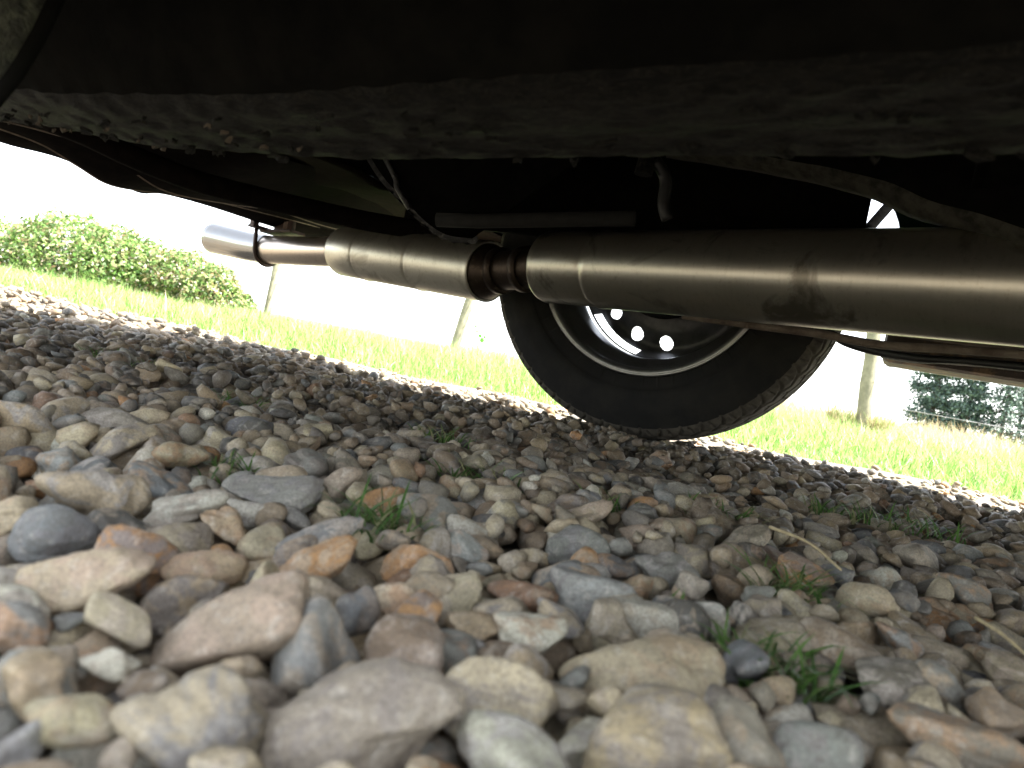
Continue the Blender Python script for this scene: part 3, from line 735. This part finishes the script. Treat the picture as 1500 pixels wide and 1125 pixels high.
# near floor: between the rail and the near sill
def plane_grid(x0, x1, y0, y1, z, nx=30, ny=12): return [[Vector((x, y, z)) for y in np.linspace(y0, y1, ny)] for x in np.linspace(x0, x1, nx)]
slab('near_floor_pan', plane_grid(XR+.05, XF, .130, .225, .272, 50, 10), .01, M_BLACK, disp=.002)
for x in (-.42, -.30, .02):
    carbox('floor_rib', (x, .140, .262), (x+.012, .20, .2745), M_BLACK, .003)
# torn patch of underseal
for k, (px, py, s) in enumerate(((970, 98, .010), (998, 92, .007), (1105, 80, .008), (1128, 120, .006), (1190, 88, .010), (1010, 60, .012))):
    c0 = at_z(px, py, .262); pts = [c0+Vector((math.cos(i*1.05)*s*random.uniform(.7, 1.3), math.sin(i*1.05)*s*.5*random.uniform(.6, 1.2), 0)) for i in range(6)]
    Vf = [L(p) for p in pts]+[L(p+Vector((0, 0, .006))) for p in pts]
    mesh_obj('underseal_flake', Vf, [(0, 1, 2, 3, 4, 5), (11, 10, 9, 8, 7, 6)]+[(i, i+6, (i+1) % 6+6, (i+1) % 6) for i in range(6)], M_FLAKE, car, False)
# near sill and mud-caked wing liner at the top left
carbox('near_sill', (XR+.02, .082, .178), (XF-.05, .115, .34), M_SILLB, .01)
ml = [(88, -30), (72, 8), (52, 50), (30, 88), (10, 118), (-18, 152)]
g_ = []
for (px, py) in ml:
    a_ = at(px, py, .30); b_ = at(px-150, py-40, .27)
    g_.append([a_.lerp(b_, t)+Vector((0, 0, .012*math.sin(t*3.1))) for t in np.linspace(0, 1, 10)])
g2 = []
for i in range(len(g_)-1):
    for s in range(6): g2.append([g_[i][j].lerp(g_[i+1][j], s/6) for j in range(10)])
g2.append(g_[-1])
slab('mud_caked_liner', g2, .006, M_MUD, disp=.003, f=40)
Vt, Ft = tube(spline([at(px+6, py, .296) for px, py in ml], 6), .0032, 8); carmesh('liner_seam', Vt, Ft, M_BLACK)

# middle: high floor over the axle
WY, WX, WZ = 1.148, -.370, .2845
AX = at_y(1270, 320, 1.03).x; SX = at_y(1290, 520, 1.21).x; print('AX', AX, 'SX', SX)
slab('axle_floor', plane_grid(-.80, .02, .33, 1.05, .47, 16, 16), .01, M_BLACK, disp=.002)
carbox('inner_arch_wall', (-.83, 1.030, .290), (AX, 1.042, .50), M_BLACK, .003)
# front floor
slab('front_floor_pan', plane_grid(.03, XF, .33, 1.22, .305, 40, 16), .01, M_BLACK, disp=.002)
carbox('inner_side_panel', (XR+.02, 1.333, .289), (-.72, 1.3435, .45), M_BLACK, .002)
carbox('boot_step', (-.792, .33, .33), (-.780, 1.340, .48), M_BLACK, .002)
carbox('floor_step', (.022, .33, .306), (.034, 1.20, .48), M_BLACK, .003)
# closing wall above rail between floors
carbox('rail_web', (XR+.1, .325, .24), (XF, .345, .62), M_BLACK, .002)
# flange that slopes down to the right
fl = spline([at(975, 232, .92), at(1100, 252, .84), at(1200, 272, .77), at(1270, 291, .725), at(1330, 318, .69), at(1400, 340, .65), at(1500, 376, .60), at(1600, 420, .55)], 5)
Vq, Fq = [], []
prof = [(0, .22), (0, .02), (.002, 0), (.020, -.003), (.042, 0), (.044, .006), (.044, .22)]
toward = Vector((.35, -.94, 0)).normalized()
for p in fl:
    for dy, dz in prof: Vq.append(L(p+toward*(dy)+Vector((0, 0, dz+.0004*math.sin(p.x*90)))))
nP = len(prof); Fq = [(i*nP+j, i*nP+j+1, (i+1)*nP+j+1, (i+1)*nP+j) for i in range(len(fl)-1) for j in range(nP-1)]
fo_ = mesh_obj('suspension_flange', Vq, Fq, M_FLANGE, car); fo_.data.materials.append(M_BLACK)
for i_, p_ in enumerate(fo_.data.polygons): p_.material_index = 1 if i_ % (nP-1) in (0, nP-2) else 0
# strut across the gap
Vt, Ft = tube([at(1262, 350, 1.25), at(1275, 332, 1.25), at(1298, 306, 1.25), at(1320, 280, 1.25)], .009, 10); carmesh('damper_strut', Vt, Ft, M_BLACK)
# axle tube / bar that catches a little light
Vt, Ft = tube([at(640, 322, .92), at(700, 324, .91), at(930, 320, .84)], [.009]*3, 14); carmesh('axle_tube', Vt, Ft, M_AXLE)
p = at(960, 235, .8); q_ = at(978, 322, .8)
Vt, Ft = tube(spline([p, at(975, 262, .8), at(972, 300, .8), q_], 4), .007, 8); carmesh('brake_hose', Vt, Ft, M_CABLE)
bm = bmesh.new(); bmesh.ops.create_cone(bm, cap_ends=True, segments=10, radius1=.011, radius2=.009, depth=.02, matrix=Matrix.Translation(L(at(945, 243, .8)))); bm_obj('bolt_head', bm, M_FLAKE, car, bevel=.001)

# boot floor with pressed swages, lit from below
gB = []
for x in np.linspace(-1.18, -.78, 34):
    row = []
    for y in np.linspace(.34, 1.342, 40):
        z = .325-.012*math.exp(-((y-.62-.15*(x+1.1))/.10)**2)-.010*math.exp(-((y-.9)/.05)**2)+.012*math.exp(-((x+1.0)/.04)**2)*math.exp(-((y-.8)/.2)**2)
        row.append(Vector((x, y, z)))
    gB.append(row)
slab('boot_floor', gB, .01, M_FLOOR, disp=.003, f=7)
# rear panel: overlapping pressed lips, their lower edges are the silhouette against the sky
def lip(name, pix, X, depth, height, mat, lipmat, dz=0.0):
    """pix: lower edge pixels, on the plane x = X + small drift"""
    P = spline([at_x(px, py, X) for px, py in pix], 6)
    prof = [(-.004, height), (-.003, .020), (0, .006), (.004, .001), (.012, 0), (.03, .006), (.07, .020), (depth, height*.75)]
    V = []; nP = len(prof)
    for p in P:
        for dx, dz_ in prof: V.append(p+Vector((dx, 0, dz_)))
    F = [(i*nP+j, i*nP+j+1, (i+1)*nP+j+1, (i+1)*nP+j) for i in range(len(P)-1) for j in range(nP-1)]
    o = carmesh(name, V, F, mat)
    Vt, Ft = tube([p+Vector((.007, 0, .0008)) for p in P], .0022, 8); e = carmesh('panel_edge', Vt, Ft, lipmat, parent=o)
    return o
lip('rear_valance', [(-60, 180), (0, 208), (80, 229), (150, 258), (200, 281), (235, 283), (300, 300), (380, 326), (460, 350), (560, 372)], -1.22, .08, .12, M_VAL, M_VAL)
lip('rear_panel', [(-60, 172), (0, 190), (60, 213), (110, 243), (160, 271), (235, 283), (300, 292), (372, 309), (470, 334), (560, 358)], -1.16, .16, .10, M_VAL, M_LIP)
lip('spare_wheel_well', [(-60, 166), (0, 177), (60, 192), (120, 211), (180, 244), (240, 280), (330, 298), (400, 308), (470, 330), (560, 352)], -1.10, .24, .09, M_VAL, M_LIP)
# dark rounded crossmember that runs behind the silencer
Vt, Ft = tube(spline([at(-40, 140, .98), at(100, 186, 1.0), at(200, 232, 1.04), at(290, 266, 1.08), at(390, 292, 1.13), at(480, 312, 1.18), at(560, 328, 1.22), at(680, 346, 1.28)], 6), .0165, 18); carmesh('rear_crossmember', Vt, Ft, M_VAL)
# curved shiny strap with tattered edge
sp_ = spline([at(528, 212, .98), at(540, 236, .98), at(562, 270, .98), at(590, 300, .98), at(622, 333, .98), at(652, 352, .98), at(690, 358, .98)], 6)
Vq = []
for i, p in enumerate(sp_):
    jit = .0015*math.sin(i*2.1)
    for dx, dz in ((-.004, .004), (0, jit), (.006, .001), (.010, .006), (.008, .014)): Vq.append(L(p+rt*dx+up*dz))
nP = 5; Fq = [(i*nP+j, i*nP+j+1, (i+1)*nP+j+1, (i+1)*nP+j) for i in range(len(sp_)-1) for j in range(nP-1)]
strap = mesh_obj('tank_strap', Vq, Fq, M_STRAP, car)
Vt, Ft = tube(spline([at(565, 232, .97), at(580, 262, .97), at(582, 275, .97), at(600, 305, .97)], 5), [.004]*16, 8); carmesh('hanger_wire', Vt, Ft, M_STRAP)
# black tank behind the strap: a rounded pan whose edge follows the strap
gT = []
for i, p in enumerate(sp_):
    row = []
    for t in np.linspace(0, 1, 12):
        q_ = p+Vector((.60, .05, 0))*t; q_.z = p.z+(.47-p.z)*(1-(1-t)**1.0)*0+.015*math.sin(t*3.14)+.004
        row.append(q_)
    gT.append(row)
topz = [[Vector((p.x+.35*t, p.y+.03*t, p.z+.008+max(0, .44-p.z)*min(1, t*1.6)*.9)) for t in np.linspace(0, 1, 12)] for p in sp_]
slab('fuel_tank', topz, .004, M_BLACK, disp=0)

# exhaust -----------------------------------------------------------
A1, A2 = at(502, 368, 1.41), at(716, 398, 1.12)             # rear silencer axis ends
B1, B2 = at(806, 392, 1.030), at(1575, 424, .594)             # front silencer
axr, axf = (A2-A1), (B2-B1)
M_STEEL_R = steel('rear_silencer_steel', (.60, .57, .49), .38, (.24, .21, .165), axr)
M_STEEL_F = steel('front_silencer_steel', (.50, .48, .41), .30, (.12, .105, .08), axf, amt=.8)
M_PIPE = steel('tail_pipe_steel', (.62, .54, .46), .30, (.28, .17, .11), axr, amt=.5)
M_CHROME = steel('polished_tip', (.30, .30, .295), .15, (.4, .34, .28), axr, amt=.2)
M_BURNT = steel('burnt_joint', (.06, .045, .036), .45, (.03, .022, .018), axf, amt=.6)
def drum(name, P, Q, prof, mat, seg=72):
    """prof: (distance from P in metres, radius)"""
    d = (Q-P).normalized(); s, t = frame(d); V = []
    for (x, r_) in prof:
        for k in range(seg):
            a = 2*math.pi*k/seg; V.append(L(P+d*x+s*math.cos(a)*r_+t*math.sin(a)*r_))
    n = len(prof); F = [(i*seg+k, i*seg+(k+1) % seg, (i+1)*seg+(k+1) % seg, (i+1)*seg+k) for i in range(n-1) for k in range(seg)]
    return mesh_obj(name, V, F, mat, car)
def body_prof(Ln, R0, ends, ribs):
    """rounded ends, swaged ribs"""
    pr = []
    e0, e1 = ends
    pr += [(0, .030), (0.001, R0-.012), (.003, R0-.006), (.008, R0-.002), (.014, R0)]
    marks = []
    for rb in ribs:
        marks += [(rb-.009, R0), (rb-.005, R0-.0012), (rb-.002, R0-.0035), (rb+.001, R0-.002), (rb+.004, R0+.0014), (rb+.008, R0+.0004), (rb+.013, R0)]
    pr += marks
    pr += [(Ln-.014, R0), (Ln-.006, R0-.0005), (Ln-.001, R0+.0008), (Ln, R0-.001), (Ln-.002, R0-.004), (Ln-.002, .020)]
    return pr
Lr = axr.length
rs_ = drum('rear_silencer', A1, A2, body_prof(Lr, .0475, (1, 1), (.10, .262)), M_STEEL_R)
Lf = axf.length
drum('end_cone', A2-axr.normalized()*.003, A2+axr, [(0, .020), (0, .0445), (.006, .0438), (.016, .0395), (.026, .034), (.034, .031), (.036, .026)], M_BURNT)
fs_ = drum('front_silencer', B1, B2, [(.002, .020), (.002, .044), (.0005, .0475), (.001, .0500), (.004, .0510), (.009, .0508), (.014, .0504)]+[(.088, .0506), (.093, .0500), (.097, .0484), (.100, .0500), (.104, .0522), (.110, .0518), (.118, .0514)]+[(x, .0516) for x in np.linspace(.22, Lf-.02, 6)]+[(Lf-.01, .051), (Lf, .044), (Lf, .02)], M_STEEL_F)
dj = (B1-A2)
Vt, Ft = tube(spline([B2-axf.normalized()*.02, B2+axf.normalized()*.10, B2+Vector((.45, -.10, .02)), B2+Vector((1.3, -.12, .03))], 6), .024, 24); carmesh('front_pipe', Vt, Ft, M_PIPE)
pj = [A2+dj.normalized()*(-.03), A2, A2+dj*.25, A2+dj*.5, A2+dj*.8, A2+dj*.97, B1+axf.normalized()*.02]
Vt, Ft = tube(spline(pj, 4), .0300, 28); carmesh('joint_pipe', Vt, Ft, M_BURNT)
dn = dj.normalized()
def ring(name, P, d, r1, half, mat, parent=None):
    d = Vector(d).normalized(); Vt, Ft = tube([P-d*half, P-d*half*.9, P+d*half*.9, P+d*half], [r1*.9, r1, r1, r1*.9], 32); return carmesh(name, Vt, Ft, mat, parent=parent)
ring('joint_collar', A2+dj*.22, dn, .036, .007, M_BURNT)
ring('joint_collar', A2+dj*.62, dn, .0345, .007, M_BURNT)
# tail pipe and tip
T0_, T1_ = at(500, 369, 1.41), at(395, 366, 1.527)
Vt, Ft = tube(spline([T0_, at(450, 368, 1.46), T1_, at(375, 364, 1.55)], 5), .0295, 40); carmesh('tail_pipe', Vt, Ft, M_PIPE)
tipP = spline([at(392, 365.5, 1.53), at(365, 361, 1.56), at(335, 354, 1.595), at(314, 349, 1.62)], 5)
n = len(tipP); rr = [.0303+.0037*(i/(n-1)) for i in range(n)]
Vt, Ft = tube(tipP+[tipP[-1]+(tipP[-1]-tipP[-2])*.02]+tipP[::-1], rr+[rr[-1]-.001]+[r_-.003 for r_ in rr[::-1]], 44, cap=False)
carmesh('polished_tail_tip', Vt, Ft, M_CHROME)
# U-bolt clamp and hanger
cc_ = at(392, 366, 1.53); ax_ = (T1_-T0_).normalized(); s_, t_ = frame(ax_)
upv = (Vector((0, 0, 1))-ax_*ax_.z).normalized(); sdv = ax_.cross(upv).normalized()
pts = [cc_+sdv*.036+upv*.075]+[cc_+sdv*.033*math.cos(a)+upv*.033*math.sin(a) for a in np.linspace(0, -math.pi, 15)]+[cc_-sdv*.036+upv*.075]
clamp = None
Vt, Ft = tube(pts, .0042, 10); clamp = carmesh('exhaust_clamp', Vt, Ft, M_RUSTB)
def obox(name, c, ex, ey, ez, mat, parent=None, bevel=.0015):
    bm = bmesh.new(); vs = [bm.verts.new(L(c+ex*a+ey*b+ez*g)) for a in (-1, 1) for b in (-1, 1) for g in (-1, 1)]
    for f in ((0,1,3,2),(4,6,7,5),(0,4,5,1),(2,3,7,6),(0,2,6,4),(1,5,7,3)): bm.faces.new([vs[i] for i in f])
    return bm_obj(name, bm, mat, parent or car, bevel=bevel)
obox('clamp_plate', cc_+upv*.041, ax_*.010, sdv*.050, upv*.003, M_RUSTB, clamp)
for sg in (1, -1):
    obox('nut', cc_+sdv*.041*sg+upv*.049, ax_*.007, sdv*.007, upv*.005, M_RUSTB, clamp)
obox('hanger_bracket', cc_-ax_*.045+upv*.062, ax_*.030, sdv*.004, upv*.028, M_RUSTB)
obox('hanger_plate', cc_-ax_*.040+upv*.037, ax_*.050, sdv*.020, upv*.003, M_RUSTB)
bm = bmesh.new(); c_ = L(cc_-ax_*.052+upv*.052); bmesh.ops.create_cone(bm, cap_ends=True, segments=6, radius1=.008, radius2=.008, depth=.03, matrix=Matrix.Translation(c_)); bm_obj('hanger_bolt', bm, M_LIP, car)

# far side: sill, pipe, cable
carbox('far_sill', (SX, 1.228, .189), (XF-.65, 1.343, .30), M_SILLB, .012)
gS = []
for x in np.linspace(SX, XF-.65, 60): gS.append([Vector((x, 1.200+.004*math.sin(x*30), z)) for z in np.linspace(.228, .31, 10)])
V = [p for r_ in gS for p in r_]; A = np.array([p[:] for p in V]); dyy = wob(A, 60, 1)*.004
V = [p+Vector((0, float(d), 0)) for p, d in zip(V, dyy)]; V += [p+Vector((0, .02, 0)) for p in V]; nJ = 10; n0 = 600
F = [(i*nJ+j, (i+1)*nJ+j, (i+1)*nJ+j+1, i*nJ+j+1) for i in range(59) for j in range(9)]; F += [tuple(a+n0 for a in f)[::-1] for f in F]
F += [(i*nJ, i*nJ+n0, (i+1)*nJ+n0, (i+1)*nJ) for i in range(59)]
carmesh('crusted_inner_sill', V, F, M_SILL)
Vt, Ft = tube(spline([at(1000, 462, 1.00), at(1100, 476, .96), at(1200, 489, .93), at(1290, 505, .90), at(1400, 512, .86), at(1540, 522, .80)], 6), .0055, 10); carmesh('brake_pipe', Vt, Ft, M_SILL)
Vt, Ft = tube(spline([at(1195, 478, .95), at(1218, 489, .95), at(1240, 502, .95), at(1280, 514, .95), at(1340, 524, .95), at(1420, 530, .93), at(1540, 541, .90)], 6), .0056, 12); carmesh('handbrake_cable', Vt, Ft, M_CABLE)
Vt, Ft = tube(spline([at(1290, 523, .93), at(1340, 531, .93), at(1400, 533, .92), at(1450, 538, .90), at(1540, 548, .88)], 5), .0011, 6); carmesh('thin_wire', Vt, Ft, M_WIRE)

# wheels
WR, WW = .289, .166
def tyre_mesh():
    prof = [(-.050, .186), (-.062, .1850), (-.0695, .190), (-.0715, .1905), (-.073, .193), (-.078, .206), (-.0805, .2115), (-.0815, .212), (-.083, .222), (-.0832, .236), (-.0815, .249), (-.0812, .2495), (-.0785, .259)]
    ys = []
    sh = [(-.0775, .2615), (-.0745, .269), (-.069, .277), (-.062, .282), (-.050, .2855), (-.03, .2878), (0, .289)]
    full = sh+[(-y, r_) for y, r_ in sh[-2::-1]]
    yy = np.array([p_[0] for p_ in full]); rr_ = np.array([p_[1] for p_ in full])
    tr = [(y, float(np.interp(y, yy, rr_))) for y in np.linspace(-.0775, .0775, 78)]
    P = prof+tr+[(-y, r_) for y, r_ in prof[::-1]]
    NA = 1080; th = np.arange(NA)*2*math.pi/NA; N = 54
    tri = lambda t: np.abs((t % 1)*2-1)*2-1
    V = []
    for (y, r_) in P:
        rad = np.full(NA, r_)
        if abs(y) <= .0775:
            t = th/(2*math.pi)*N; ph = .5 if y > 0 else 0
            dep = np.zeros(NA); z1 = .028*np.sign(y+1e-9)+.0045*tri(t+ph); dep = np.maximum(dep, np.clip(1-(np.abs(y-z1)/.0036)**4, 0, 1))
            z2 = .0535*np.sign(y+1e-9)+.0050*tri(t+ph+.2); dep = np.maximum(dep, np.clip(1-(np.abs(y-z2)/.0030)**4, 0, 1))
            z0_ = .0065*tri(t+.25); dep = np.maximum(dep, np.clip(1-(np.abs(y-z0_)/.0030)**4, 0, 1))
            if abs(y) > .060:      # shoulder lugs
                wn = .13+.06*np.clip((abs(y)-.056)/.02, 0, 1); c_ = (t+ph+.1*np.sin(y*200)) % 1
                dep = np.maximum(dep, np.clip(.8-(np.abs(c_-.5)/(wn*.5))**6, 0, 1)*.7)
            for (lo_, hi_, of_) in ((.037, .047, .0), (.062, .071, .4), (.014, .028, .3), (.004, .02, .75)):   # short sipes
                if lo_ < abs(y) < hi_:
                    c_ = (t+of_+ph+(abs(y)-lo_)*16) % 1; dep = np.maximum(dep, .8*(np.abs(c_-.5) < .05))
            rad = rad-.0085*dep*np.clip((.0775-abs(y))/.010, 0, 1)
        else:
            rad = rad
        V.append(np.stack([np.cos(th)*rad, np.full(NA, y), np.sin(th)*rad], -1))
    V = np.concatenate(V); nP = len(P)
    i, k = np.meshgrid(np.arange(nP-1), np.arange(NA), indexing='ij'); i, k = i.ravel(), k.ravel(); k2 = (k+1) % NA
    Q = np.stack([i*NA+k, i*NA+k2, (i+1)*NA+k2, (i+1)*NA+k], -1)
    me = np_mesh('tyre', V, quads=Q, smooth=True); me.materials.append(M_RUBBER); me.materials.append(M_TREAD)
    me.polygons.foreach_set('material_index', ((i >= len(prof)+2) & (i < nP-len(prof)-3)).astype(np.int32)); return me
M_RIM = steel('wheel_steel', (.30, .295, .285), .36, (.18, .175, .165), (0, 1, 0), stain=(.12, .11, .10), amt=.5)
M_DISC = simple('wheel_disc_paint', (.10, .10, .10), .45, .3, nscale=40, col2=(.045, .045, .045), bmp=.1)
def rim_mesh():
    """lathe: inner lip (towards -y), barrel, outer lip"""
    P = [(-.0655, .183), (-.0700, .1865), (-.0725, .1870), (-.0735, .1850), (-.0722, .1800), (-.069, .1765), (-.064, .1755), (-.056, .1765), (-.050, .1745), (-.044, .1680), (-.036, .1600), (-.026, .1575), (.000, .1570), (.020, .1585), (.035, .1640), (.052, .1700), (.066, .1720), (.072, .1760), (.074, .1840), (.070, .1868)]
    NA = 256; V, F = [], []
    for inner in (0, 1):
        for (y, r_) in P:
            for k in range(NA):
                a = 2*math.pi*k/NA; q_ = r_+(.0025 if inner else 0); V.append((math.cos(a)*q_, y, math.sin(a)*q_))
    n = len(P)
    for i in range(n-1):
        for k in range(NA):
            f = (i*NA+k, (i+1)*NA+k, (i+1)*NA+(k+1) % NA, i*NA+(k+1) % NA); F.append(f); F.append(tuple(a+n*NA for a in f[::-1]))
    me = bpy.data.meshes.new('rim'); me.from_pydata(V, [], F); me.polygons.foreach_set('use_smooth', [True]*len(F)); me.materials.append(M_RIM); return me
def disc_mesh():
    """pressed disc with long slots at its edge and round holes inside"""
    NA, NR = 600, 100; rad = np.linspace(.03, .158, NR); V = []
    def yz(r_): return .050+.016*math.exp(-((r_-.132)/.018)**2)-.020*math.exp(-((r_-.158)/.010)**2)-.012*math.exp(-(r_/.07)**4)
    for s in (0, .003):
        for r_ in rad:
            for k in range(NA):
                a = 2*math.pi*k/NA; V.append((math.sin(a)*r_, yz(r_)+s, -math.cos(a)*r_))    # a = 0 points down, + towards +x
    def hole(r_, a):
        a = (math.degrees(a)+180) % 360-180
        for c in (-32, 58, 148, -122):
            d = (a-c+180) % 360-180
            if abs(d) < 20 and .1462 < r_ < .1555: return True
        for c in (-48, -22, 4, 184, 158, 132):
            d = math.radians((a-c+180) % 360-180)*r_
            if d*d+(r_-.124)**2 < .0122**2: return True
        return False
    keep = np.zeros((NR-1, NA), bool)
    for i in range(NR-1):
        for k in range(NA): keep[i, k] = not hole((rad[i]+rad[i+1])/2, 2*math.pi*(k+.5)/NA)
    F = []; n = NR*NA
    for i in range(NR-1):
        for k in range(NA):
            if not keep[i, k]: continue
            k2 = (k+1) % NA; a, b, c, d = i*NA+k, i*NA+k2, (i+1)*NA+k2, (i+1)*NA+k
            F.append((a, b, c, d)); F.append((d+n, c+n, b+n, a+n))
            if not keep[i, k2]: F.append((b, b+n, c+n, c))
            if not keep[i, k-1]: F.append((d, d+n, a+n, a))
            if i+1 < NR-1 and not keep[i+1, k]: F.append((c, c+n, d+n, d))
            if i > 0 and not keep[i-1, k]: F.append((a, a+n, b+n, b))
    me = bpy.data.meshes.new('wheel_disc'); me.from_pydata(V, [], F); me.materials.append(M_DISC); return me
tm, rm_, dm = tyre_mesh(), rim_mesh(), disc_mesh()
bm = bmesh.new(); bmesh.ops.create_cone(bm, cap_ends=True, segments=48, radius1=.088, radius2=.082, depth=.075, matrix=Matrix.Translation((0, -.022, 0)) @ Matrix.Rotation(R(90), 4, 'X'))
drm = bpy.data.meshes.new('brake_drum'); bmesh.ops.recalc_face_normals(bm, faces=bm.faces[:]); bm.to_mesh(drm); bm.free(); drm.materials.append(M_BLACK)
wheels = [((WX, WY, WZ), 0), ((WX+2.15, WY, WZ), 0)]
for i, (loc, rz) in enumerate(wheels):
    wo_ = bpy.data.objects.new('wheel', None); wo_.empty_display_size = .1; C.objects.link(wo_); wo_.parent = car
    wo_.location = L(loc); wo_.rotation_euler = (0, 0, R(rz)) if i else (0, 0, 0)
    for nm, md in (('tyre', tm), ('rim', rm_), ('wheel_disc', dm), ('brake_drum', drm)):
        link(bpy.data.objects.new(nm, md), wo_)
        if nm == 'tyre' and i == 0: pass

# body shell above (keeps the sun off the gravel): sides with wheel arches, deck, cabin
def side_panel(y0, y1, zl):
    pts = [(XR, .30), (WX-.345, .285)]
    for a in np.linspace(math.pi, 0, 25): pts.append((WX+.345*math.cos(a), .30+.345*math.sin(a)))
    pts += [(WX+.345, zl), (WX+2.15-.345, zl)]
    for a in np.linspace(math.pi, 0, 25): pts.append((WX+2.15+.345*math.cos(a), .30+.345*math.sin(a)))
    pts += [(XF+.12, .30), (XF+.14, .50), (XF+.05, .68), (1.2, .76), (-1.0, .78), (XR, .62), (XR-.05, .5)]
    bm = bmesh.new(); f = bm.faces.new([bm.verts.new(L((x, y0, z))) for x, z in pts])
    r_ = bmesh.ops.extrude_face_region(bm, geom=[f]); bmesh.ops.translate(bm, verts=[v for v in r_['geom'] if isinstance(v, bmesh.types.BMVert)], vec=(0, y1-y0, 0))
    bmesh.ops.triangulate(bm, faces=[f for f in bm.faces if len(f.verts) > 4])
    return bm
bm_obj('body_side', side_panel(1.345, 1.365, .21), M_BODY, car); bm_obj('body_side', side_panel(.062, .080, .19), M_BODY, car)
def loft(name, secs, mat):
    V = [L(p) for s in secs for p in s]; n = len(secs[0]); F = [(i*n+j, i*n+(j+1) % n, (i+1)*n+(j+1) % n, (i+1)*n+j) for i in range(len(secs)-1) for j in range(n)]
    F += [tuple(range(n))[::-1], tuple((len(secs)-1)*n+j for j in range(n))]; bm = bmesh.new(); vs = [bm.verts.new(v) for v in V]
    for f in F: bm.faces.new([vs[i] for i in f])
    return bm_obj(name, bm, mat, car, bevel=.03, segs=3)
def sec(x, z0, z1, w0, w1): c = .722; return [(x, c-w0, z0), (x, c+w0, z0), (x, c+w1, z1), (x, c-w1, z1)]
loft('body_deck', [sec(XR-.02, .50, .60, .645, .635), sec(-1.0, .52, .82, .645, .635), sec(1.2, .52, .80, .645, .635), sec(XF+.1, .52, .66, .645, .60)], M_BODY)
loft('cabin', [sec(-1.0, .80, .86, .60, .56), sec(-.85, .80, 1.30, .62, .50), sec(.35, .80, 1.34, .62, .50), sec(.85, .79, .86, .62, .54)], M_BODY)
for y_, w_ in ((-.128, -.004), (1.218, .004)):
    pass
carbox('rear_bumper', (XR-.09, .12, .40), (XR-.02, 1.32, .49), M_CHROME, .03)
print('done', time.time()-T0)
